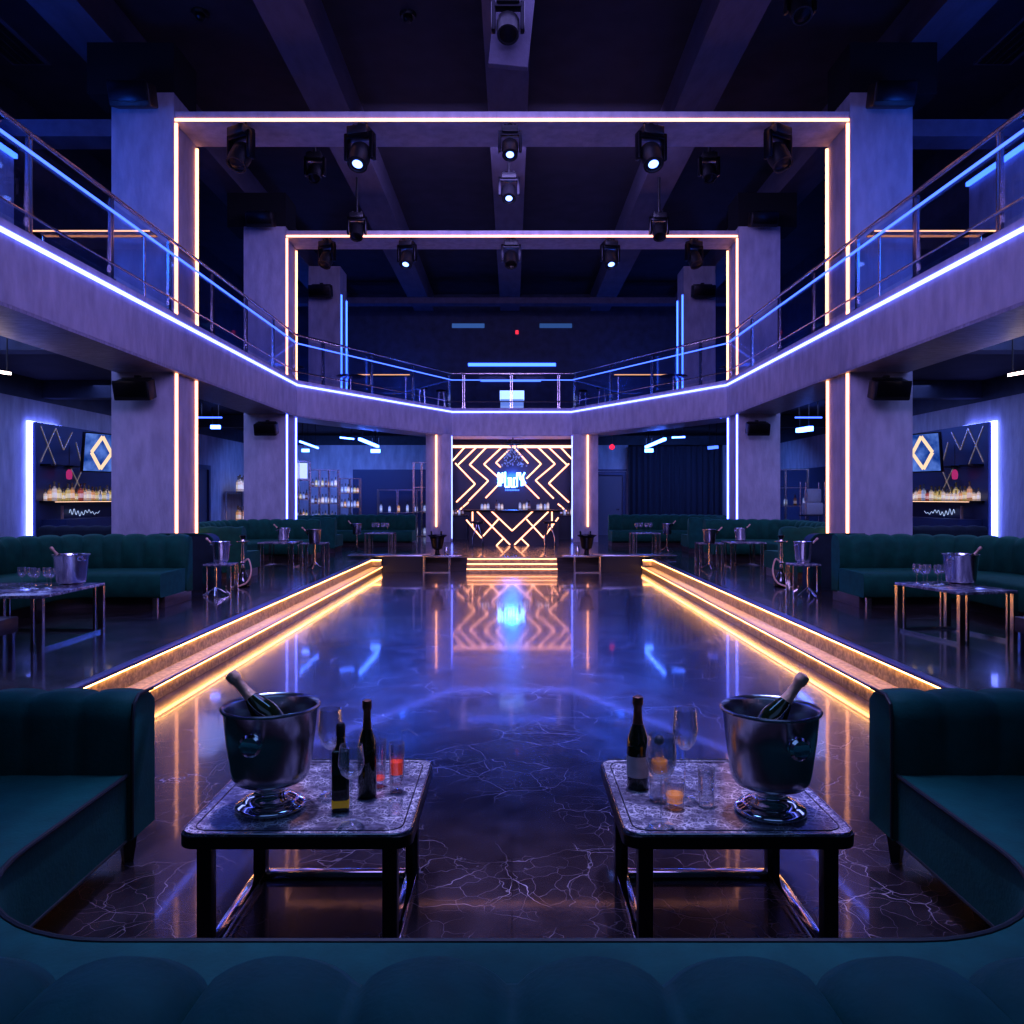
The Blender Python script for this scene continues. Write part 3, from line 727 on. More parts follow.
o = make_champagne('champagne_bottle', 'green champagne bottle with a white paper label on the coffee table', 'foildark', True, .395, .047); o.location = (.541, 3.44, TT+.001)
o = make_wine_glass('wine_glass', 'large empty wine glass nearest the front edge of the right coffee table', .345, .058, .17); o.location = (.567, 3.04, TT+.001)
o = make_wine_glass('wine_glass', 'tall empty wine glass behind the amber tumbler', .37, .052, .17); o.location = (.718, 3.32, TT+.001)
t = thing('decanter', 'small cut glass decanter with amber spirit and dark stopper', 'bottle', (.607, 3.30, TT+.001))
MB().lathe([(0,.002),(.036,0),(.040,.01),(.040,.14),(.02,.175),(.015,.20),(.02,.215),(0,.215)], 8).build('body', 'glass', t)
MB().lathe([(0,.115),(.034,.115),(.034,.165),(.02,.17),(0,.17)], 8).build('drink', 'liquid_amber', t)
MB().ico((0,0,.245), .022).build('stopper', 'black', t)
o = make_tumbler('whisky_tumbler', 'short tumbler with amber whisky beside the decanter', .11, .042, 'liquid_amber', .1, .52); o.location = (.655, 3.22, TT+.001)
o = make_tumbler('water_glass', 'empty straight glass between whisky tumbler and ice bucket', .15, .036, None); o.location = (.79, 3.25, TT+.001)

# ------------------------------------------------------------------ platform tables, buckets, stands, hookahs
def make_table(name, label, w, d, h, loc, top='tabletop', th=.03, legm='brass', rails=True, double=True):
    t = thing(name, label, 'table', loc)
    MB().box(-w/2, w/2, -d/2, d/2, h-th, h, bev=.004).build('tabletop', top, t)
    for a in (-1,1):
        for b in (-1,1):
            mb = MB(); x, y = a*(w/2-.025), b*(d/2-.025)
            mb.box(x-.028, x+.028, y-.022, y+.022, 0, h-th)
            if double: mb.box(x-a*.075-.012, x-a*.075+.012, y-.012, y+.012, 0, h-th)
            mb.build('leg', legm, t)
        if rails: MB().box(a*(w/2-.025)-.015, a*(w/2-.025)+.015, -d/2+.05, d/2-.05, .0, .03).build('floor_rail', 'chrome', t)
    if rails: MB().box(-w/2+.05, w/2-.05, d/2-.04, d/2-.01, .0, .03).build('floor_rail', 'chrome', t)
    return t
small = make_champagne('champagne_bottle', '', 'foil', False, .42, .040)
SU = [0]
def bottle_in(loc, dirx, label, ang=.6, sc=1.0):
    o = small if not SU[0] else dup(small, loc); SU[0] = 1
    o['label'] = label; o.scale = (sc,)*3; tilt(o, dirx, 0, loc, ang)
PAIL = []
def bucket(loc, label, sc=1.0, rz=1.0):
    if PAIL: return dup(PAIL[0], loc, label, None, rz, sc)
    t = thing('ice_bucket', label, 'ice bucket', loc, rz); t.scale = (sc,)*3 if not isinstance(sc, tuple) else sc; PAIL.append(t)
    MB().lathe([(0,.03),(.118,.03),(.124,.045),(.150,.30),(.158,.31),(.160,.322),(.152,.322),(.142,.30),(.118,.06),(0,.055)], 32).build('pail', 'pailsteel', t, angle=60)
    MB().lathe([(0,0),(.10,0),(.105,.012),(.08,.03),(0,.03)], 28).build('foot', 'chrome', t)
    for q in (-1, 1): MB().tube([(q*.148,-.03,.27),(q*.175,-.02,.265),(q*.18,0,.262),(q*.175,.02,.265),(q*.148,.03,.27)], .008, 6).build('handle', 'chrome', t)
    return t
glass0 = make_wine_glass('wine_glass', '', .21, .042, .10); GU = [0]
def wglass(loc, label, group, sc=1.0):
    if not GU[0]: GU[0] = 1; glass0.location = loc; glass0['label'] = label; glass0['group'] = group; glass0.scale = (sc,)*3; return
    dup(glass0, loc, label, group, None, sc)

def make_stand_bucket(s, loc, h, label, sc=1.0):
    t = thing('bucket_stand', label, 'bucket stand', loc); t.scale = (sc,)*3
    MB().rod((0,0,.10),(0,0,h-.005), .022).build('pole', 'brass', t)
    for q in range(3):
        a = q*2*PI/3+.5
        MB().tube([(0,0,.16),(.10*math.cos(a),.10*math.sin(a),.06),(.21*math.cos(a),.21*math.sin(a),.015)], .014, 8).build('foot', 'chrome', t)
    MB().lathe([(0,h),(.095,h),(.105,h+.02),(.135,h+.27),(.15,h+.275),(.15,h+.287),(.13,h+.285),(.098,h+.03),(0,h+.02)], 26).build('pail', 'steel', t, angle=60)
def hookah(loc, label, s):
    t = thing('hookah', label, 'hookah', loc)
    MB().lathe([(0,0),(.10,0),(.12,.02),(.115,.10),(.06,.20),(.03,.28),(.035,.30),(0,.30)], 22).build('vase', 'bottleclear', t)
    MB().lathe([(.02,.29),(.03,.32),(.02,.36),(.045,.39),(.02,.42),(.03,.50),(.018,.56),(.018,.70),(.07,.72),(.10,.725),(.10,.735),(.03,.74),(.025,.76)], 18).build('stem', 'brass', t)
    MB().lathe([(.02,.75),(.045,.80),(.05,.83),(0,.83)], 18).build('bowl', 'blackmetal', t)
    cp = [Vector(p) for p in ((s*.02,0,.40),(s*.02,0,.40),(s*.10,-.02,.44),(s*.15,-.05,.25),(s*.10,-.12,.08),(s*-.06,-.22,.02),(s*-.22,-.15,.02),(s*-.22,-.15,.02))]; pts = []
    for i in range(1, len(cp)-2):
        for q in range(8):
            u = q/8; a, b, c, d = cp[i-1:i+3]
            pts.append(.5*((2*b)+(c-a)*u+(2*a-5*b+4*c-d)*u*u+(3*b-a-3*c+d)*u**3))
    MB().tube(pts+[cp[-1]], .014, 8).build('hose', 'foil', t)

for s in (-1, 1):
    sd = side(s); X = lambda px: s*abs(px-512)
    # large table of the corner sofa
    # the left one runs out of view, the right one stands a little askew
    if s < 0: tc, tw, td, rz, bx, by = (s*4.94, 8.03), 1.12, 1.16, 0, s*4.60, 8.35
    else: tc, tw, td, rz, bx, by = (4.56, 8.26), .66, .94, math.radians(12), 4.70, 8.38
    o = make_table('side_table', f'large stone topped table with chrome legs in front of the {sd} corner sofa', tw, td, .52, (*tc, P)); o.rotation_euler = (0,0,rz)
    bucket((bx, by, P+.521), f'steel ice bucket on the large stone topped table at the {sd} corner sofa', (1.14,1.14,1.0), s*.5)
    bottle_in((bx-s*.04, by, P+.521+.12), s, f'foil topped bottle leaning in the ice bucket at the {sd} corner sofa', .75, .9)
    for k in range(5):
        p = (s*(4.60+.075*k if k < 4 else 4.95), 7.98+.06*(k % 2)+(0 if k < 4 else .1)) if s < 0 else (4.30+.075*(k % 4), 8.36+.07*(k % 2)+(0 if k < 4 else .14))
        wglass((*p, P+.521), f'one of the empty wine glasses on the large table at the {sd} corner sofa', f'wine glasses at the {sd} corner sofa')
    # low dark block table at the edge of view
    t = thing('low_table', f'low thick topped dark stone table cut by the {sd} edge of the picture', 'table', (s*(4.97 if s < 0 else 5.05), 6.9, P))
    MB().box(-.5, .5, -.35, .35, .22, .36, bev=.01).build('tabletop', 'plinth', t)
    for a in (-1,1):
        for b in (-1,1): MB().box(a*.46-.02, a*.46+.02, b*.31-.02, b*.31+.02, 0, .22).build('leg', 'chrome', t)
    # small table, bucket on a stand and hookah by the divider
    x, y = s*4.33, 11.9
    t = make_table('side_table', f'small chrome side table beside the {sd} hookah', .40, .36, .46, (x, y, P), rails=False, double=False)
    bucket((x+s*.0, y, P+.461), f'steel ice bucket on the small table beside the {sd} hookah', (.88,.88,1.0), .4)
    bottle_in((x-s*.05, y, P+.461+.11), -1 if s < 0 else 1, f'foil topped bottle leaning in the bucket beside the {sd} hookah', .80, .9)
    tt = thing('pedestal_foot', f'bright chrome tripod lamp foot in front of the small table by the {sd} hookah', 'stand', (x-s*.02, y-.26, P))
    MB().rod((0,0,.05),(0,0,.42), .02).build('pole', 'brass', tt)
    for q in range(4): MB().tube([(0,0,.13),(.09*math.cos(q*PI/2+.3),.09*math.sin(q*PI/2+.3),.07),(.17*math.cos(q*PI/2+.3),.17*math.sin(q*PI/2+.3),.012)], .016, 8).build('foot', 'chrome', tt)
    hookah((s*4.34, 12.9, P), f'tall brass hookah with a hose standing by the {sd} booth divider', -s)
    # table inside the booth between the columns
    make_table('side_table', f'slim table with brass legs inside the {sd} booth between the columns', .72, .80, .52, (s*4.84, 16.75, P), rails=True)
    bucket((s*4.80, 16.8, P+.521), f'steel ice bucket on the slim table inside the {sd} booth between the columns', .86, .4)
    bottle_in((s*4.75, 16.8, P+.521+.11), -1 if s < 0 else 1, f'bottle leaning in the bucket on the slim table inside the {sd} booth', .8, .85)
    make_stand_bucket(s, (s*3.95, 16.0, P), .52, f'ice pail on a tripod floor stand at the {sd} booth between the columns')
    bottle_in((s*3.95, 16.0, P+.60), -1 if s < 0 else 1, f'bottle leaning in the tripod stand pail at the {sd} booth', .8, .85)
    make_table('side_table', f'little chrome table behind the tripod ice pail on the {sd}', .50, .46, .50, (s*4.13, 16.75, P), rails=False, double=False)
    # far booth
    make_table('side_table', f'far table with glasses in front of the {sd} booth beside the bar', .74, .7, .50, (s*(3.55 if s < 0 else 3.58), 21.6, P), rails=False)
    for k in range(4):
        wglass((s*(3.35+.13*k), 21.5+.1*(k % 2), P+.501), f'one of the stubby glasses on the far {sd} table beside the bar', f'glasses on the far {sd} table', 1.25)
    make_stand_bucket(s, (s*4.15, 21.4, P), .46, f'ice pail on a stand beside the far {sd} table')
    bottle_in((s*4.15, 21.4, P+.55), -1 if s < 0 else 1, f'bottle leaning in the ice pail beside the far {sd} table', .7, .85)
    # table and bucket at the foot of the bar pillar
    t = thing('console_table', f'low white framed console table at the foot of the {sd} bar pillar', 'table', (s*1.65, 18.85, 0))
    MB().box(-.47, .47, -.17, .17, .375, .405, bev=.004).build('tabletop', 'steel', t)
    for q in ((.42,-.14),(-.18,-.14),(.42,.14),(-.18,.14)):
        MB().box(s*q[0]-.014, s*q[0]+.014, q[1]-.014, q[1]+.014, 0, .375).build('leg', 'rail', t)
    a, b = sorted((s*.42, s*-.18)); MB().box(a, b, -.15, -.125, 0, .025).build('floor_rail', 'rail', t)
    t = thing('bucket_stand', f'dark ice bucket with drooping rim on the console table by the {sd} bar pillar', 'ice bucket', (s*1.76, 18.85, .406))
    MB().lathe([(0,.0),(.10,0),(.06,.03),(.05,.12),(.12,.16),(.17,.42),(.24,.46),(.23,.475),(.15,.43),(.10,.18),(0,.17)], 24).build('pail', 'blackmetal', t)
    for q in (-.1, .06): MB().rod((q,.03,.2),(q*1.5,.05,.56), .035, .02).build('bottle_neck', 'bottle', t)
    t = MB().lathe([(0,0),(.045,0),(.05,.13),(.03,.17),(.028,.22),(0,.22)], 16, (s*1.55, 18.9, .406)).build('cup', 'steel'); tag(t, f'small pale cup on the console table by the {sd} bar pillar', 'cup')

# ------------------------------------------------------------------ bar, feature wall, neon, chandelier
WY = 28.5
def wp(cx, cy, ox, oy, k, Y):   # zoom pixel -> wall point
    return at(ox+cx/k, oy+cy/k, Y)
t = thing('feature_wall', 'black wall behind the bar covered in glowing warm zigzag light lines', 'feature wall', (0, WY, P))
MB().box(-2.75, 2.75, 0, .15, 0, 3.52).build('panel', 'barpanel', t)
def lines(parent, segs, ox, oy, k, Y, w, m, y=-.03):
    for a, b in segs:
        p, q = wp(*a, ox, oy, k, Y), wp(*b, ox, oy, k, Y)
        mb = MB(); mb.bar((p.x, y, p.z-parent.location.z), (q.x, y, q.z-parent.location.z), .03, w, up=(q-p).cross(Vector((0,1,0))).normalized())
        mb.build('light_strip', m, parent)
K = 1024/150
half = [((170,185),(85,280)), ((250,185),(125,305)), ((105,295),(240,437)), ((240,437),(112,560)), ((318,185),(203,305)), ((203,305),(330,415)), ((330,415),(195,552)),
        ((195,560),(120,626)), ((425,185),(300,302)), ((300,302),(395,390)), ((400,440),(312,532)), ((470,205),(382,292)), ((382,292),(415,322))]
right = [((822,185),(900,268)), ((740,185),(865,305)), ((880,298),(742,432)), ((742,432),(880,562)), ((668,185),(785,300)), ((785,300),(652,412)), ((652,412),(776,536)), ((805,572),(862,622)),
         ((570,185),(690,300)), ((690,300),(590,400)), ((570,430),(676,536)), ((508,190),(602,296))]
lines(t, half+right, 440, 420, K, WY, .046, 'warm')
lines(t, [((60,182),(930,182))], 440, 420, K, WY, .09, 'warm')
# ceiling over the bar
struct('ceiling_bar', MB().box(-2.8, 2.8, 27.5, 28.8, 3.84, 3.95), 'soffit')
# neon sign
t = thing('neon_sign', 'glowing white blue neon lettering sign on the feature wall above the bar', 'sign', (0, WY-.10, P))
K2 = 1024/60
strokes = [((215,700),(235,640)),((235,640),(235,870)),((265,660),(265,870)),((300,640),(300,820)),((215,760),(330,700)),((215,820),(310,800)),
           ((345,630),(345,885)),((345,885),(420,885)),((405,740),(405,885)),((385,738),(455,738)),((448,740),(448,885)),((448,885),(520,885)),((490,740),(490,885)),((480,738),(545,738)),((548,640),(548,885)),
           ((575,640),(600,760)),((600,640),(600,760)),((680,640),(620,740)),((625,700),(625,870)),((600,760),(670,760)),((650,760),(690,830)),((650,690),(650,860))]
for a, b in strokes:
    p, q = wp(*a, 485, 435, K2, WY-.1), wp(*b, 485, 435, K2, WY-.1)
    MB().bar((p.x,0,p.z-P),(q.x,0,q.z-P), .03, .055, up=(q-p).cross(Vector((0,1,0))).normalized()).build('letter_stroke', 'neon', t)
p, q = wp(345,940,485,435,K2,WY-.1), wp(590,940,485,435,K2,WY-.1)
for k in range(9):
    a = p.lerp(q, k/9); b = p.lerp(q, (k+.65)/9)
    MB().bar((a.x,0,a.z-P),(b.x,0,b.z-P), .02, .05, up=(0,0,1)).build('small_letter', 'bluestrip', t)
# bar counter
BY = 24.0
t = thing('bar_counter', 'black bar counter with glowing warm crossed lines on its front', 'bar counter', (0, BY, P))
MB().box(-1.28, 1.40, 0, .5, 0, 1.02).build('front_panel', 'barpanel', t)
MB().box(-1.45, 1.50, -.12, .62, 1.02, 1.07, bev=.006).build('countertop', 'blackmetal', t)
fr = [((180,135),(283,258)),((283,258),(400,130)),((222,75),(222,185)),((250,75),(478,305)),((350,75),(492,210)),((492,210),(635,75)),((740,80),(508,305)),((590,130),(706,258)),((706,258),(808,120)),((764,80),(764,190)),
      ((430,265),(385,312)),((555,262),(606,312))]
lines(t, fr, 440, 500, K, BY, .038, 'warm', y=-.02)
# bottles and glasses on the bar
def bottle_mesh(i, h, r):
    mb = MB(); mb.lathe([(0,0),(r,0),(r,h*.55),(r*.8,h*.64),(r*.36,h*.74),(r*.34,h*.95),(r*.42,h*.955),(r*.42,h),(0,h)], 12)
    o = mb.build('bottle', BOT[i]); return o
PB = {}
def bottle(i, loc, label, group, sc=1.0):
    if i not in PB: PB[i] = bottle_mesh(i, .30, .045); o = PB[i]
    else: o = PB[i].copy(); COL.objects.link(o)
    o.location = loc; o.scale = (sc*random.uniform(.9,1.1),)*2+(sc*random.uniform(.85,1.15),)
    tag(o, label, 'bottle', group); return o
for k, px in enumerate((482,485,488,496.5,499,502,520,524,527,529,538,541,545,548)):
    x = (px-512)*(BY+.2)/800
    bottle((3,1,3,4,3,1)[k % 6], (x, BY+.12+.1*(k % 3), P+1.071), 'one of the small bottles and glasses lined up on the bar counter', 'bottles on the bar counter', .95)
def stool(loc, label, group=None):
    t = thing('bar_stool', label, 'stool', loc)
    MB().lathe([(0,.70),(.17,.70),(.19,.73),(.17,.77),(0,.78)], 18).build('seat', 'black', t)
    for q in range(4):
        a = q*PI/2+PI/4
        MB().tube([(.20*math.cos(a),.20*math.sin(a),0),(.20*math.cos(a),.20*math.sin(a),.30),(.05*math.cos(a),.05*math.sin(a),.60),(.03*math.cos(a),.03*math.sin(a),.70)], .016, 6).build('leg', 'chrome', t)
stool((-.98, 22.9, P), 'bar stool with bent chrome legs in front of the bar, left one')
stool((1.08, 22.9, P), 'bar stool with bent chrome legs in front of the bar, right one')
for s in (-1, 1):
    for k in range(4):
        o = bottle((4,3,4,1)[k], (s*(1.72+.12*k), 27.9, P+.83), f'one of the dim bottles on the back shelf {side(s)} of the bar', f'bottles on the {side(s)} back bar shelf', 1.0)
    t = thing('back_bar_cabinet', f'dark low cabinet behind the bar, {side(s)} end', 'cabinet', (s*2.05, 27.9, P))
    MB().box(-.5, .5, -.2, .2, 0, .80).build('body', 'black', t); MB().box(-.53, .53, -.23, .23, .80, .83).build('top', 'blackmetal', t)
# chandelier
c = at(513, 455, 27.2)
t = thing('chandelier', 'dark tiered crystal chandelier hanging in front of the feature wall', 'chandelier', (c.x, 27.2, 3.80))
MB().rod((0,0,-.25),(0,0,0.03), .02).build('rod', 'black', t)
mb = MB(); 
for r, z in ((.42,-.22),(.30,-.18),(.18,-.10)): mb.tube([(r*math.cos(2*PI*k/20), r*math.sin(2*PI*k/20), z) for k in range(20)], .02, 6, closed=True)
for k in range(6): mb.rod((0,0,-.1),(.42*math.cos(k*PI/3),.42*math.sin(k*PI/3),-.22), .012, n=6)
mb.build('frame', 'black', t)
mb = MB(); rnd = random.Random(3)
for k in range(170):
    a = rnd.uniform(0,2*PI); z = -rnd.uniform(.25,1.0); r = .10+.40*((-z-.2)/.8)*rnd.uniform(.6,1)
    mb.ico((r*math.cos(a), r*math.sin(a), z), rnd.uniform(.015,.032), 1)
o = mb.build('crystal_drops', 'crystal', t); o['kind'] = 'stuff'

# ------------------------------------------------------------------ lit bottle displays on the side walls
SHELFGLOW = emis('shelf glow', (1,.62,.42), 1.6)
def display(s):
    sd = side(s); xw = s*10
    t = thing('bottle_display', f'dark backlit wall display with brass lines and a bottle shelf on the {sd} wall', 'wall display', (xw, 0, P))
    f = lambda v: -s*v      # distance out from the wall -> local x
    def bx(d0, d1, y0, y1, z0, z1, name, m, bev=0):
        a, b = sorted((f(d0), f(d1))); MB().box(a, b, y0, y1, z0-P, z1-P, bev=bev).build(name, m, t)
    Y0, Y1, Z0, Z1 = 16.5, 20.6, P+.02, 3.32
    bx(.12, .18, Y0, Y1, Z0, Z1, 'panel', 'panel')
    bx(.02, .10, Y0-.06, Y0+.02, Z0, Z1+.02, 'backlight', 'blueback'); bx(.02, .10, Y0-.06, Y0+1.1, Z1-.02, Z1+.015, 'backlight', 'blueback')
    bx(.18, .52, Y0+.12, Y1-.05, 1.655, 1.69, 'shelf', 'blackmetal'); bx(.50, .53, Y0+.12, Y1-.05, 1.662, 1.675, 'light_strip', SHELFGLOW)
    L = lambda y0, z0, y1, z1: MB().bar((f(.19), y0, z0-P), (f(.19), y1, z1-P), .012, .022, up=(1,0,0)).build('brass_line', 'inlay', t)
    for a in ((16.65,3.25,17.2,2.45),(16.65,2.5,17.2,3.25),(17.2,3.25,17.5,2.8),(17.5,2.8,17.85,3.22),(18.0,3.0,18.2,2.6),(17.8,2.4,18.3,1.85),(17.8,1.8,18.3,2.45)): L(*a)
    bx(.18, .40, 16.65, 17.2, 2.42, 2.46, 'ledge', 'blackmetal'); bx(.18, .40, 17.5, 17.9, 2.42, 2.46, 'ledge', 'blackmetal')
    bx(.18, .7, Y0+.2, Y1, P+.02, 1.30, 'back_counter', 'panel')
    # script neon squiggle
    yy = 18.9; pts = []
    for k in range(60):
        u = k/59; pts.append((f(.26), 17.6+1.3*u, 1.42-P+.06*math.sin(u*52)*(1.2-u)+.03*math.sin(u*13)))
    MB().tube(pts, .006, 5).build('script_sign', emis('script glow', (.5,.65,1), .9), t)
    MB().box(*sorted((f(.3), f(.34))), 17.2, 17.24, .98, 1.26).build('candle', 'foil', t)
    # television
    tv = thing('television', f'wall television showing a glowing diamond shape, {sd} wall', 'television', (s*9.09, 17.9, 2.757)); tv.rotation_euler = (0, -s*math.radians(6), s*math.radians(25.5))
    g = lambda d: -s*d
    a, b = sorted((g(-.03), g(.04))); MB().box(a, b, -.58, .58, -.44, .44, bev=.008).build('frame', 'screenframe', tv)
    a, b = sorted((g(.0405), g(.045))); MB().box(a, b, -.55, .55, -.41, .41).build('screen', SCREEN, tv)
    mb = MB(); yc = -.14; dm = [(yc,.36),(yc+.25,0),(yc,-.36),(yc-.25,0)]
    for i in range(4):
        p, q = dm[i], dm[(i+1) % 4]; mb.bar((g(.05), p[0], p[1]), (g(.05), q[0], q[1]), .08, .008, up=(1,0,0))
    mb.build('screen_diamond', emis('screen diamond', (1,.70,.48), .95), tv)
    MB().bar((s*.02,0,0), (s*.62,.25,.02), .10, .10).build('bracket', 'black', tv)
    # bottles on the shelf
    n = 44
    for k in range(n):
        i = random.choice([0,0,1,1,2,1,0,5] if k < 22 else [1,3,3,1,5,0,4])
        bottle(i, (s*(9.60 if k % 2 else 9.74), Y0+.2+k*.085, 1.691), f'one of the glowing spirit bottles on the lit shelf of the {sd} wall display', f'bottles on the {sd} wall display', random.choice([.8,.95,1.1,1.2]))
    # small pink pendant
    t2 = thing('pendant_lantern', f'small pink lit lantern hanging inside the {sd} wall display', 'lantern', (s*9.62, 17.38, 2.35))
    MB().rod((0,0,0),(0,0,.55), .006, n=6).build('cord', 'black', t2)
    MB().lathe([(0,-.20),(.05,-.19),(.065,-.10),(.055,-.02),(.02,.02),(0,.02)], 16).build('shade', emis('pink glow', (.7,.06,.30), .5), t2)
SCREEN = bpy.data.materials.new('screen picture'); SCREEN.use_nodes = True
nt = SCREEN.node_tree; nt.nodes.clear()
tc = nt.nodes.new('ShaderNodeTexCoord'); n = nt.nodes.new('ShaderNodeTexNoise'); n.inputs['Scale'].default_value = 4; n.inputs['Detail'].default_value = 5
r = nt.nodes.new('ShaderNodeValToRGB'); r.color_ramp.elements[0].position = .35; r.color_ramp.elements[0].color = (.01,.05,.26,1); r.color_ramp.elements[1].position = .75; r.color_ramp.elements[1].color = (.14,.26,.75,1)
e = nt.nodes.new('ShaderNodeEmission'); e.inputs[1].default_value = .9; o = nt.nodes.new('ShaderNodeOutputMaterial')
nt.links.new(tc.outputs['Object'], n.inputs['Vector']); nt.links.new(n.outputs['Fac'], r.inputs[0]); nt.links.new(r.outputs[0], e.inputs[0]); nt.links.new(e.outputs[0], o.inputs[0])
display(-1); display(1)

# ------------------------------------------------------------------ far end under the balcony
def shelving(loc, rz, w, h, bays, rows, label, m='rail', d=.32, legs=True):
    t = thing('shelving_unit', label, 'shelving', loc, rz)
    for k in range(bays+1):
        x = -w/2+w*k/bays
        for y in (-d/2, d/2): MB().box(x-.018, x+.018, y-.018, y+.018, 0, h).build('upright', m, t)
    for k in range(rows+1):
        z = .02+(h-.04)*k/rows; MB().box(-w/2, w/2, -d/2, d/2, z-.015, z+.015).build('shelf', m, t)
    return t
def fill(unit_loc, rz, w, h, rows, n, kinds, label, group, d=.3, sc=1.0, skip=()):
    for k in range(rows):
        if k in skip: continue
        z = .02+(h-.04)*k/rows+.016
        for j in range(n):
            x = -w/2+.1+(w-.2)*j/(n-1) if n > 1 else 0; y = random.uniform(-.08,.08)
            p = Matrix.Rotation(rz, 3, 'Z') @ Vector((x, y, z)) + Vector(unit_loc)
            bottle(random.choice(kinds), p, label, group, sc)
# far left: three stepped shelving units full of bottles
u = [((-7.75, 28.3, P), .35, 1.15, 2.75, 3, 4), ((-6.75, 28.75, P), .35, 1.0, 2.45, 3, 4), ((-5.9, 29.1, P), .35, .75, 2.15, 2, 4)]
for k, (loc, rz, w, h, b, rws) in enumerate(u):
    nmk = ['tallest', 'middle', 'shortest'][k]
    shelving(loc, rz, w, h, b, rws, f'{nmk} of the three bright steel bottle shelving units at the far left')
    fill(loc, rz, w, h, rws, [10,8,6][k], [3,3,1,3,5,4,0], f'one of the pale bottles on the {nmk} far left shelving unit', f'bottles on the {nmk} far left shelving', sc=1.0, skip=(3,) if k == 0 else ())
t = thing('menu_light', 'bright white lit panel on the top shelf of the tallest far left shelving unit', 'light panel', (-7.42, 28.32, P+2.09), .35)
MB().box(-.17, .17, -.02, .02, .03, .58).build('panel', emis('white panel', (.40,.50,1), 1.4), t); MB().box(-.19, .19, -.04, .04, 0, .03).build('base', 'rail', t)
# dark alcove of the far wall left, with steel frame rack
struct('wall_far_alcove', MB().box(-6.15, -2.7, 30.9, 30.99, P, 2.85), 'panel')
shelving((-3.95, 30.2, P), 0, 2.2, 1.75, 3, 2, 'steel back bar shelving in the dark alcove at the far left of the bar')
fill((-3.95, 30.2, P), 0, 2.2, 1.75, 2, 7, [3,3,0,4], 'one of the bottles on the steel shelving in the dark alcove', 'bottles in the dark alcove', sc=1.2)
shelving((-3.2, 29.7, P), 0, .9, 2.75, 3, 3, 'tall gleaming steel rack right beside the left bar pillar', m='brass')
# left side wall door and bottle cabinet
def door(n, loc, rz, w, h):
    o = MB().box(-w/2, w/2, -.03, .03, 0, h).build(f'door_{n}', 'doorm', loc=loc, kind='structure'); o.rotation_euler = (0,0,rz)
    mb = MB(); mb.box(-w/2-.14, -w/2, -.1, .1, 0, h+.14); mb.box(w/2, w/2+.14, -.1, .1, 0, h+.14); mb.box(-w/2, w/2, -.1, .1, h, h+.14); mb.build('door_frame', 'panel', o)
    MB().tube([(w/2-.12,-.03,1.0),(w/2-.12,-.09,1.0),(w/2-.25,-.09,1.0)], .012, 8).build('door_handle', 'rail', o)
door(1, (-9.96, 25.5, P), PI/2, 1.1, 2.35)
door(2, (3.72, 30.94, P), 0, 1.1, 2.3)
struct('trim_exit_lintel', MB().box(3.0, 4.45, 30.95, 30.99, 2.8, 2.86), 'panel')
t = thing('bottle_cabinet', 'glass fronted cabinet of warm lit bottles against the left wall past the door', 'cabinet', (-9.6, 28.6, P))
MB().box(-.3, .3, -1.0, 1.0, 0, .62).build('base', 'panel', t); MB().box(-.3, .3, -1.0, 1.0, 1.62, 1.66).build('shelf', 'rail', t)
for q in (-.98, .98):
    for v in (-.28, .28): MB().box(v-.015, v+.015, q-.015, q+.015, .62, 1.62).build('post', 'rail', t)
for j in range(10):
    bottle(random.choice([0,5,1,0]), (-9.5, 27.75+.19*j, P+.62), 'one of the warm lit bottles in the cabinet against the left wall', 'bottles in the left wall cabinet', 1.6)
    bottle(random.choice([3,1,3]), (-9.5, 27.75+.19*j, P+1.661), 'one of the pale bottles on top of the cabinet against the left wall', 'bottles on the left wall cabinet top', 1.7)
# right: dark curtain, its rail, exit light
t = thing('stage_curtain', 'wide dark curtain covering the far wall on the right', 'curtain', (6.25, 30.6, P))
mb = MB(); n = 90; W = 3.6; rows = [0, 3.42]
vs = [[mb.bm.verts.new((-W/2+W*k/n, .05*math.sin(k*1.15), z)) for k in range(n+1)] for z in rows]
for k in range(n): mb.bm.faces.new((vs[0][k], vs[0][k+1], vs[1][k+1], vs[1][k]))
mb.build('cloth', 'curtain', t); MB().tube([(-W/2,0,3.43),(W/2,0,3.43)], .025, 8).build('rail', 'blackmetal', t)
t = thing('exit_light', 'small round red glowing lamp above the far right door', 'light', at(612, 447, 28.5))
MB().ico((0,0,0), .10, 2).build('bulb', 'red', t); MB().rod((0,0,.1),(0,0,.55), .02).build('stem', 'black', t)
# right side: shelving with glassware, white figure-like stacked towels unit
shelving((8.75, 25.6, P), -.25, 1.35, 2.35, 2, 4, 'open pale steel shelving with glasses beyond the right booth')
fill((8.75, 25.6, P), -.25, 1.35, 2.35, 1, 6, [3,3,4], 'one of the pale bottles on the lowest shelf of the right steel shelving', 'bottles on the right steel shelving', sc=1.4)
fill((8.75, 25.6, P+1.16), -.25, 1.35, 1.2, 1, 5, [3,4,3], 'one of the pale bottles on the middle shelf of the right steel shelving', 'bottles on the right steel shelving, middle', sc=1.1)
struct('wall_right_panel', MB().box(9.93, 9.99, 21.5, 30.5, P, 2.75), 'panel')
t = thing('linen_trolley', 'tall trolley with white folded linen behind the nearest right column', 'trolley', (8.75, 23.3, P))
MB().box(-.3, .3, -.25, .25, .9, .94).build('tray', 'rail', t)
for q in ((-.27,-.22),(.27,-.22),(-.27,.22),(.27,.22)): MB().rod((q[0],q[1],0),(q[0],q[1],1.9), .015, n=8).build('pole', 'rail', t)
MB().box(-.26, .26, -.2, .2, .94, 1.3, bev=.05).build('linen', 'label', t); MB().box(-.2, .22, -.16, .18, 1.3, 1.7, bev=.06).build('linen', 'label', t)
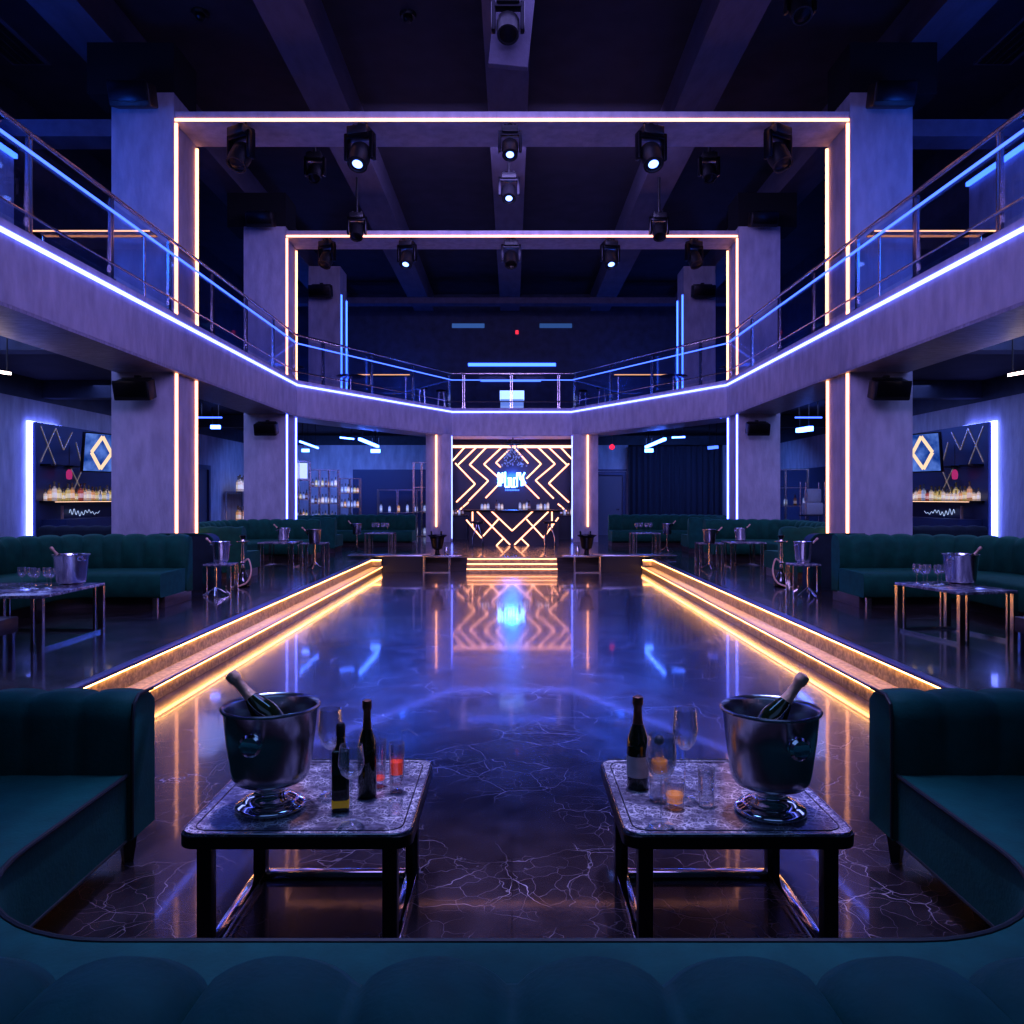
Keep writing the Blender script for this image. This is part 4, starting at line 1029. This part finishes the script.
# lamps under the balcony ceiling
def tube(px0, py0, px1, py1, Y0, label, Y1=None, m='tube', w=.05):
    a, b = at(px0, py0, Y0), at(px1, py1, Y1 or Y0)
    t = thing('tube_light', label, 'ceiling lamp', a); d = b-a
    MB().bar((0,0,0), tuple(d), w, w).build('tube', m, t)
    mb = MB()
    for q in (.15, .85): mb.rod(tuple(d*q), (d.x*q, d.y*q, max(.05, 4.24-a.z)), .012, n=6)
    mb.build('hanger', 'black', t)
tube(300,441.5,318,448, 23.8, 'bright slanting tube lamp under the balcony just right of the second left column', 26.0)
tube(340,437.5,354,439, 25.0, 'short flat tube lamp under the balcony at the far left, middle')
tube(359.5,439,378,446.5, 24.0, 'brightest slanting tube lamp under the balcony at the far left', 27.2, w=.08)
tube(371,451,380,451, 27.4, 'small bright lamp just below the brightest far left tube', w=.12)
tube(302,450.5,309,450.5, 26.4, 'small oval lamp below the slanting tube by the second left column', w=.10)
tube(211,427,220,427, 22.0, 'bright square lamp under the balcony between the first two left columns', w=.10)
tube(198,417.5,222,417.5, 20.5, 'dim long tube lamp under the balcony between the first two left columns', m='coolrail', w=.04)
tube(720,417.5,722,417.5, 20.5, 'tiny tube lamp under the balcony beside the second right column', m='coolrail', w=.04)
tube(795,417.5,822,417.5, 20.5, 'dim long tube lamp under the balcony between the first two right columns', m='coolrail', w=.04)
tube(798,430.5,811,428.5, 22.0, 'bright slanting lamp under the balcony between the first two right columns', 20.5, w=.12)
tube(646,447,665,439, 27.2, 'brightest slanting tube lamp under the balcony at the far right', 24.0, w=.08)
tube(645,450.5,653,450.5, 27.4, 'small bright lamp just below the brightest far right tube', w=.12)
tube(672,437.5,685,437, 25.0, 'short flat tube lamp under the balcony at the far right, middle')
tube(708,448,718,447, 26.0, 'small dim lamp under the balcony by the second right column', m='coolrail', w=.1)
tube(-12,370,10,373.5, 10.2, 'pinkish tube lamp under the balcony cut by the left edge of the picture', 11.3, m='tubewarm', w=.035)
tube(1009,375,1036,370, 11.3, 'pinkish tube lamp under the balcony cut by the right edge of the picture', 10.2, m='tubewarm', w=.035)

# ------------------------------------------------------------------ light: added washes, fills and points without fixtures, and stage lamp spots
def area(loc, rot, size, col, power, sy=None, name='area_light'):
    l = bpy.data.lights.new(name, 'AREA'); l.energy = power; l.color = col; l.size = size
    if sy: l.shape = 'RECTANGLE'; l.size_y = sy
    o = bpy.data.objects.new(name, l); COL.objects.link(o); o.location = loc; o.rotation_euler = rot; o['kind'] = 'helper'; return o
def point(loc, col, power, r=.3):
    l = bpy.data.lights.new('point_light', 'POINT'); l.energy = power; l.color = col; l.shadow_soft_size = r
    o = bpy.data.objects.new('point_light', l); COL.objects.link(o); o.location = loc; o['kind'] = 'helper'; return o
def spot(loc, target, col, power, ang=40, blend=.6):
    l = bpy.data.lights.new('spot_light', 'SPOT'); l.energy = power; l.color = col; l.spot_size = math.radians(ang); l.spot_blend = blend; l.shadow_soft_size = .12
    o = bpy.data.objects.new('spot_light', l); COL.objects.link(o); o.location = loc
    o.rotation_euler = (Vector(target)-Vector(loc)).to_track_quat('-Z', 'Y').to_euler(); o['kind'] = 'helper'; return o
area((0, -2.4, 5.5), (math.radians(70), 0, 0), 7, (.16,.30,.68), 60, 3, 'sofa_fill')
area((0, 3.5, 6.6), (math.radians(-22), 0, 0), 5, (.12,.28,.66), 165, 1.2, 'sofa_top')
area((0, 15.8, 8.6), (math.radians(62), 0, 0), 6, (.42,.35,1), 300, 1.2, 'far_wash')
area((0, 24.9, 1.2), (PI, 0, 0), 2, (.6,.45,1), 45, .3, 'back_bar_fill')  # unseen fill behind the counter, added to brighten the bar ceiling
for s in (-1, 1): spot((s*.9, 4.4, 8.6), (s*.82, 3.35, .5), (.52,.46,1), 2000, 20, .8)  # added spots with no lamp overhead, brightening the table tops
point((0, WY-.3, 2.45), (.02,.16,1), 110, .25)  # added point that puts a blue halo round the neon letters
area((0, 4.6, 5.9), (math.radians(70), 0, 0), 6, (.43,.34,1), 285, 2.0, 'front_wash').data.spread = math.radians(105)
area((0, 8.0, 9.1), (0, 0, 0), 4, (.38,.33,1), 300, 9, 'hall_wash')
for s in (-1, 1):
    area((s*7.7, 14.0, 4.15), (0, 0, 0), 2.4, (.28,.36,1), 265, 15, 'gallery_wash')
    area((s*6.2, 28.2, 4.1), (math.radians(20), 0, 0), 4, (.14,.28,1), 300, 2.5, 'far_wash')
    area((s*8.6, 17.0, 8.2), (0, s*math.radians(20), 0), 2, (.04,.13,1), 90, 14, 'upper_wash')
    point((s*7.2, 10.2, 6.3), (.03,.18,1), 150, .5)
for s in (-1, 1):
    point((s*8.2, 28.6, 6.0), (.04,.15,1), 170, .4); point((s*4.2, 30.4, 6.2), (.04,.15,1), 60, .3)
for x, y, z in spots: spot((x, y-.2, z), (x*.8, 8.6 if y < 15 else 12.5, 0), (.05,.15,1), 4200, 42)

w = bpy.data.worlds.new('night'); SC.world = w; w.use_nodes = True
w.node_tree.nodes['Background'].inputs[0].default_value = (.05,.06,.2,1); w.node_tree.nodes['Background'].inputs[1].default_value = .06

# ------------------------------------------------------------------ camera
cam = bpy.data.cameras.new('camera'); co = bpy.data.objects.new('camera', cam); COL.objects.link(co)
co.location = (0,0,H); co.rotation_euler = (PI/2,0,0); cam.sensor_width = 36; cam.lens = 36*800/1024; cam.shift_y = -14/1024; cam.clip_start = .05; cam.clip_end = 200
SC.camera = co
SC.view_settings.view_transform = 'Standard'
try: SC.view_settings.look = 'Medium High Contrast'
except Exception: pass
SC.view_settings.exposure = 0
cy = SC.cycles
cy.use_denoising = True; cy.max_bounces = 8; cy.diffuse_bounces = 3; cy.glossy_bounces = 4; cy.transparent_max_bounces = 16; cy.transmission_bounces = 4
cy.sample_clamp_indirect = 6; cy.caustics_reflective = False; cy.caustics_refractive = False
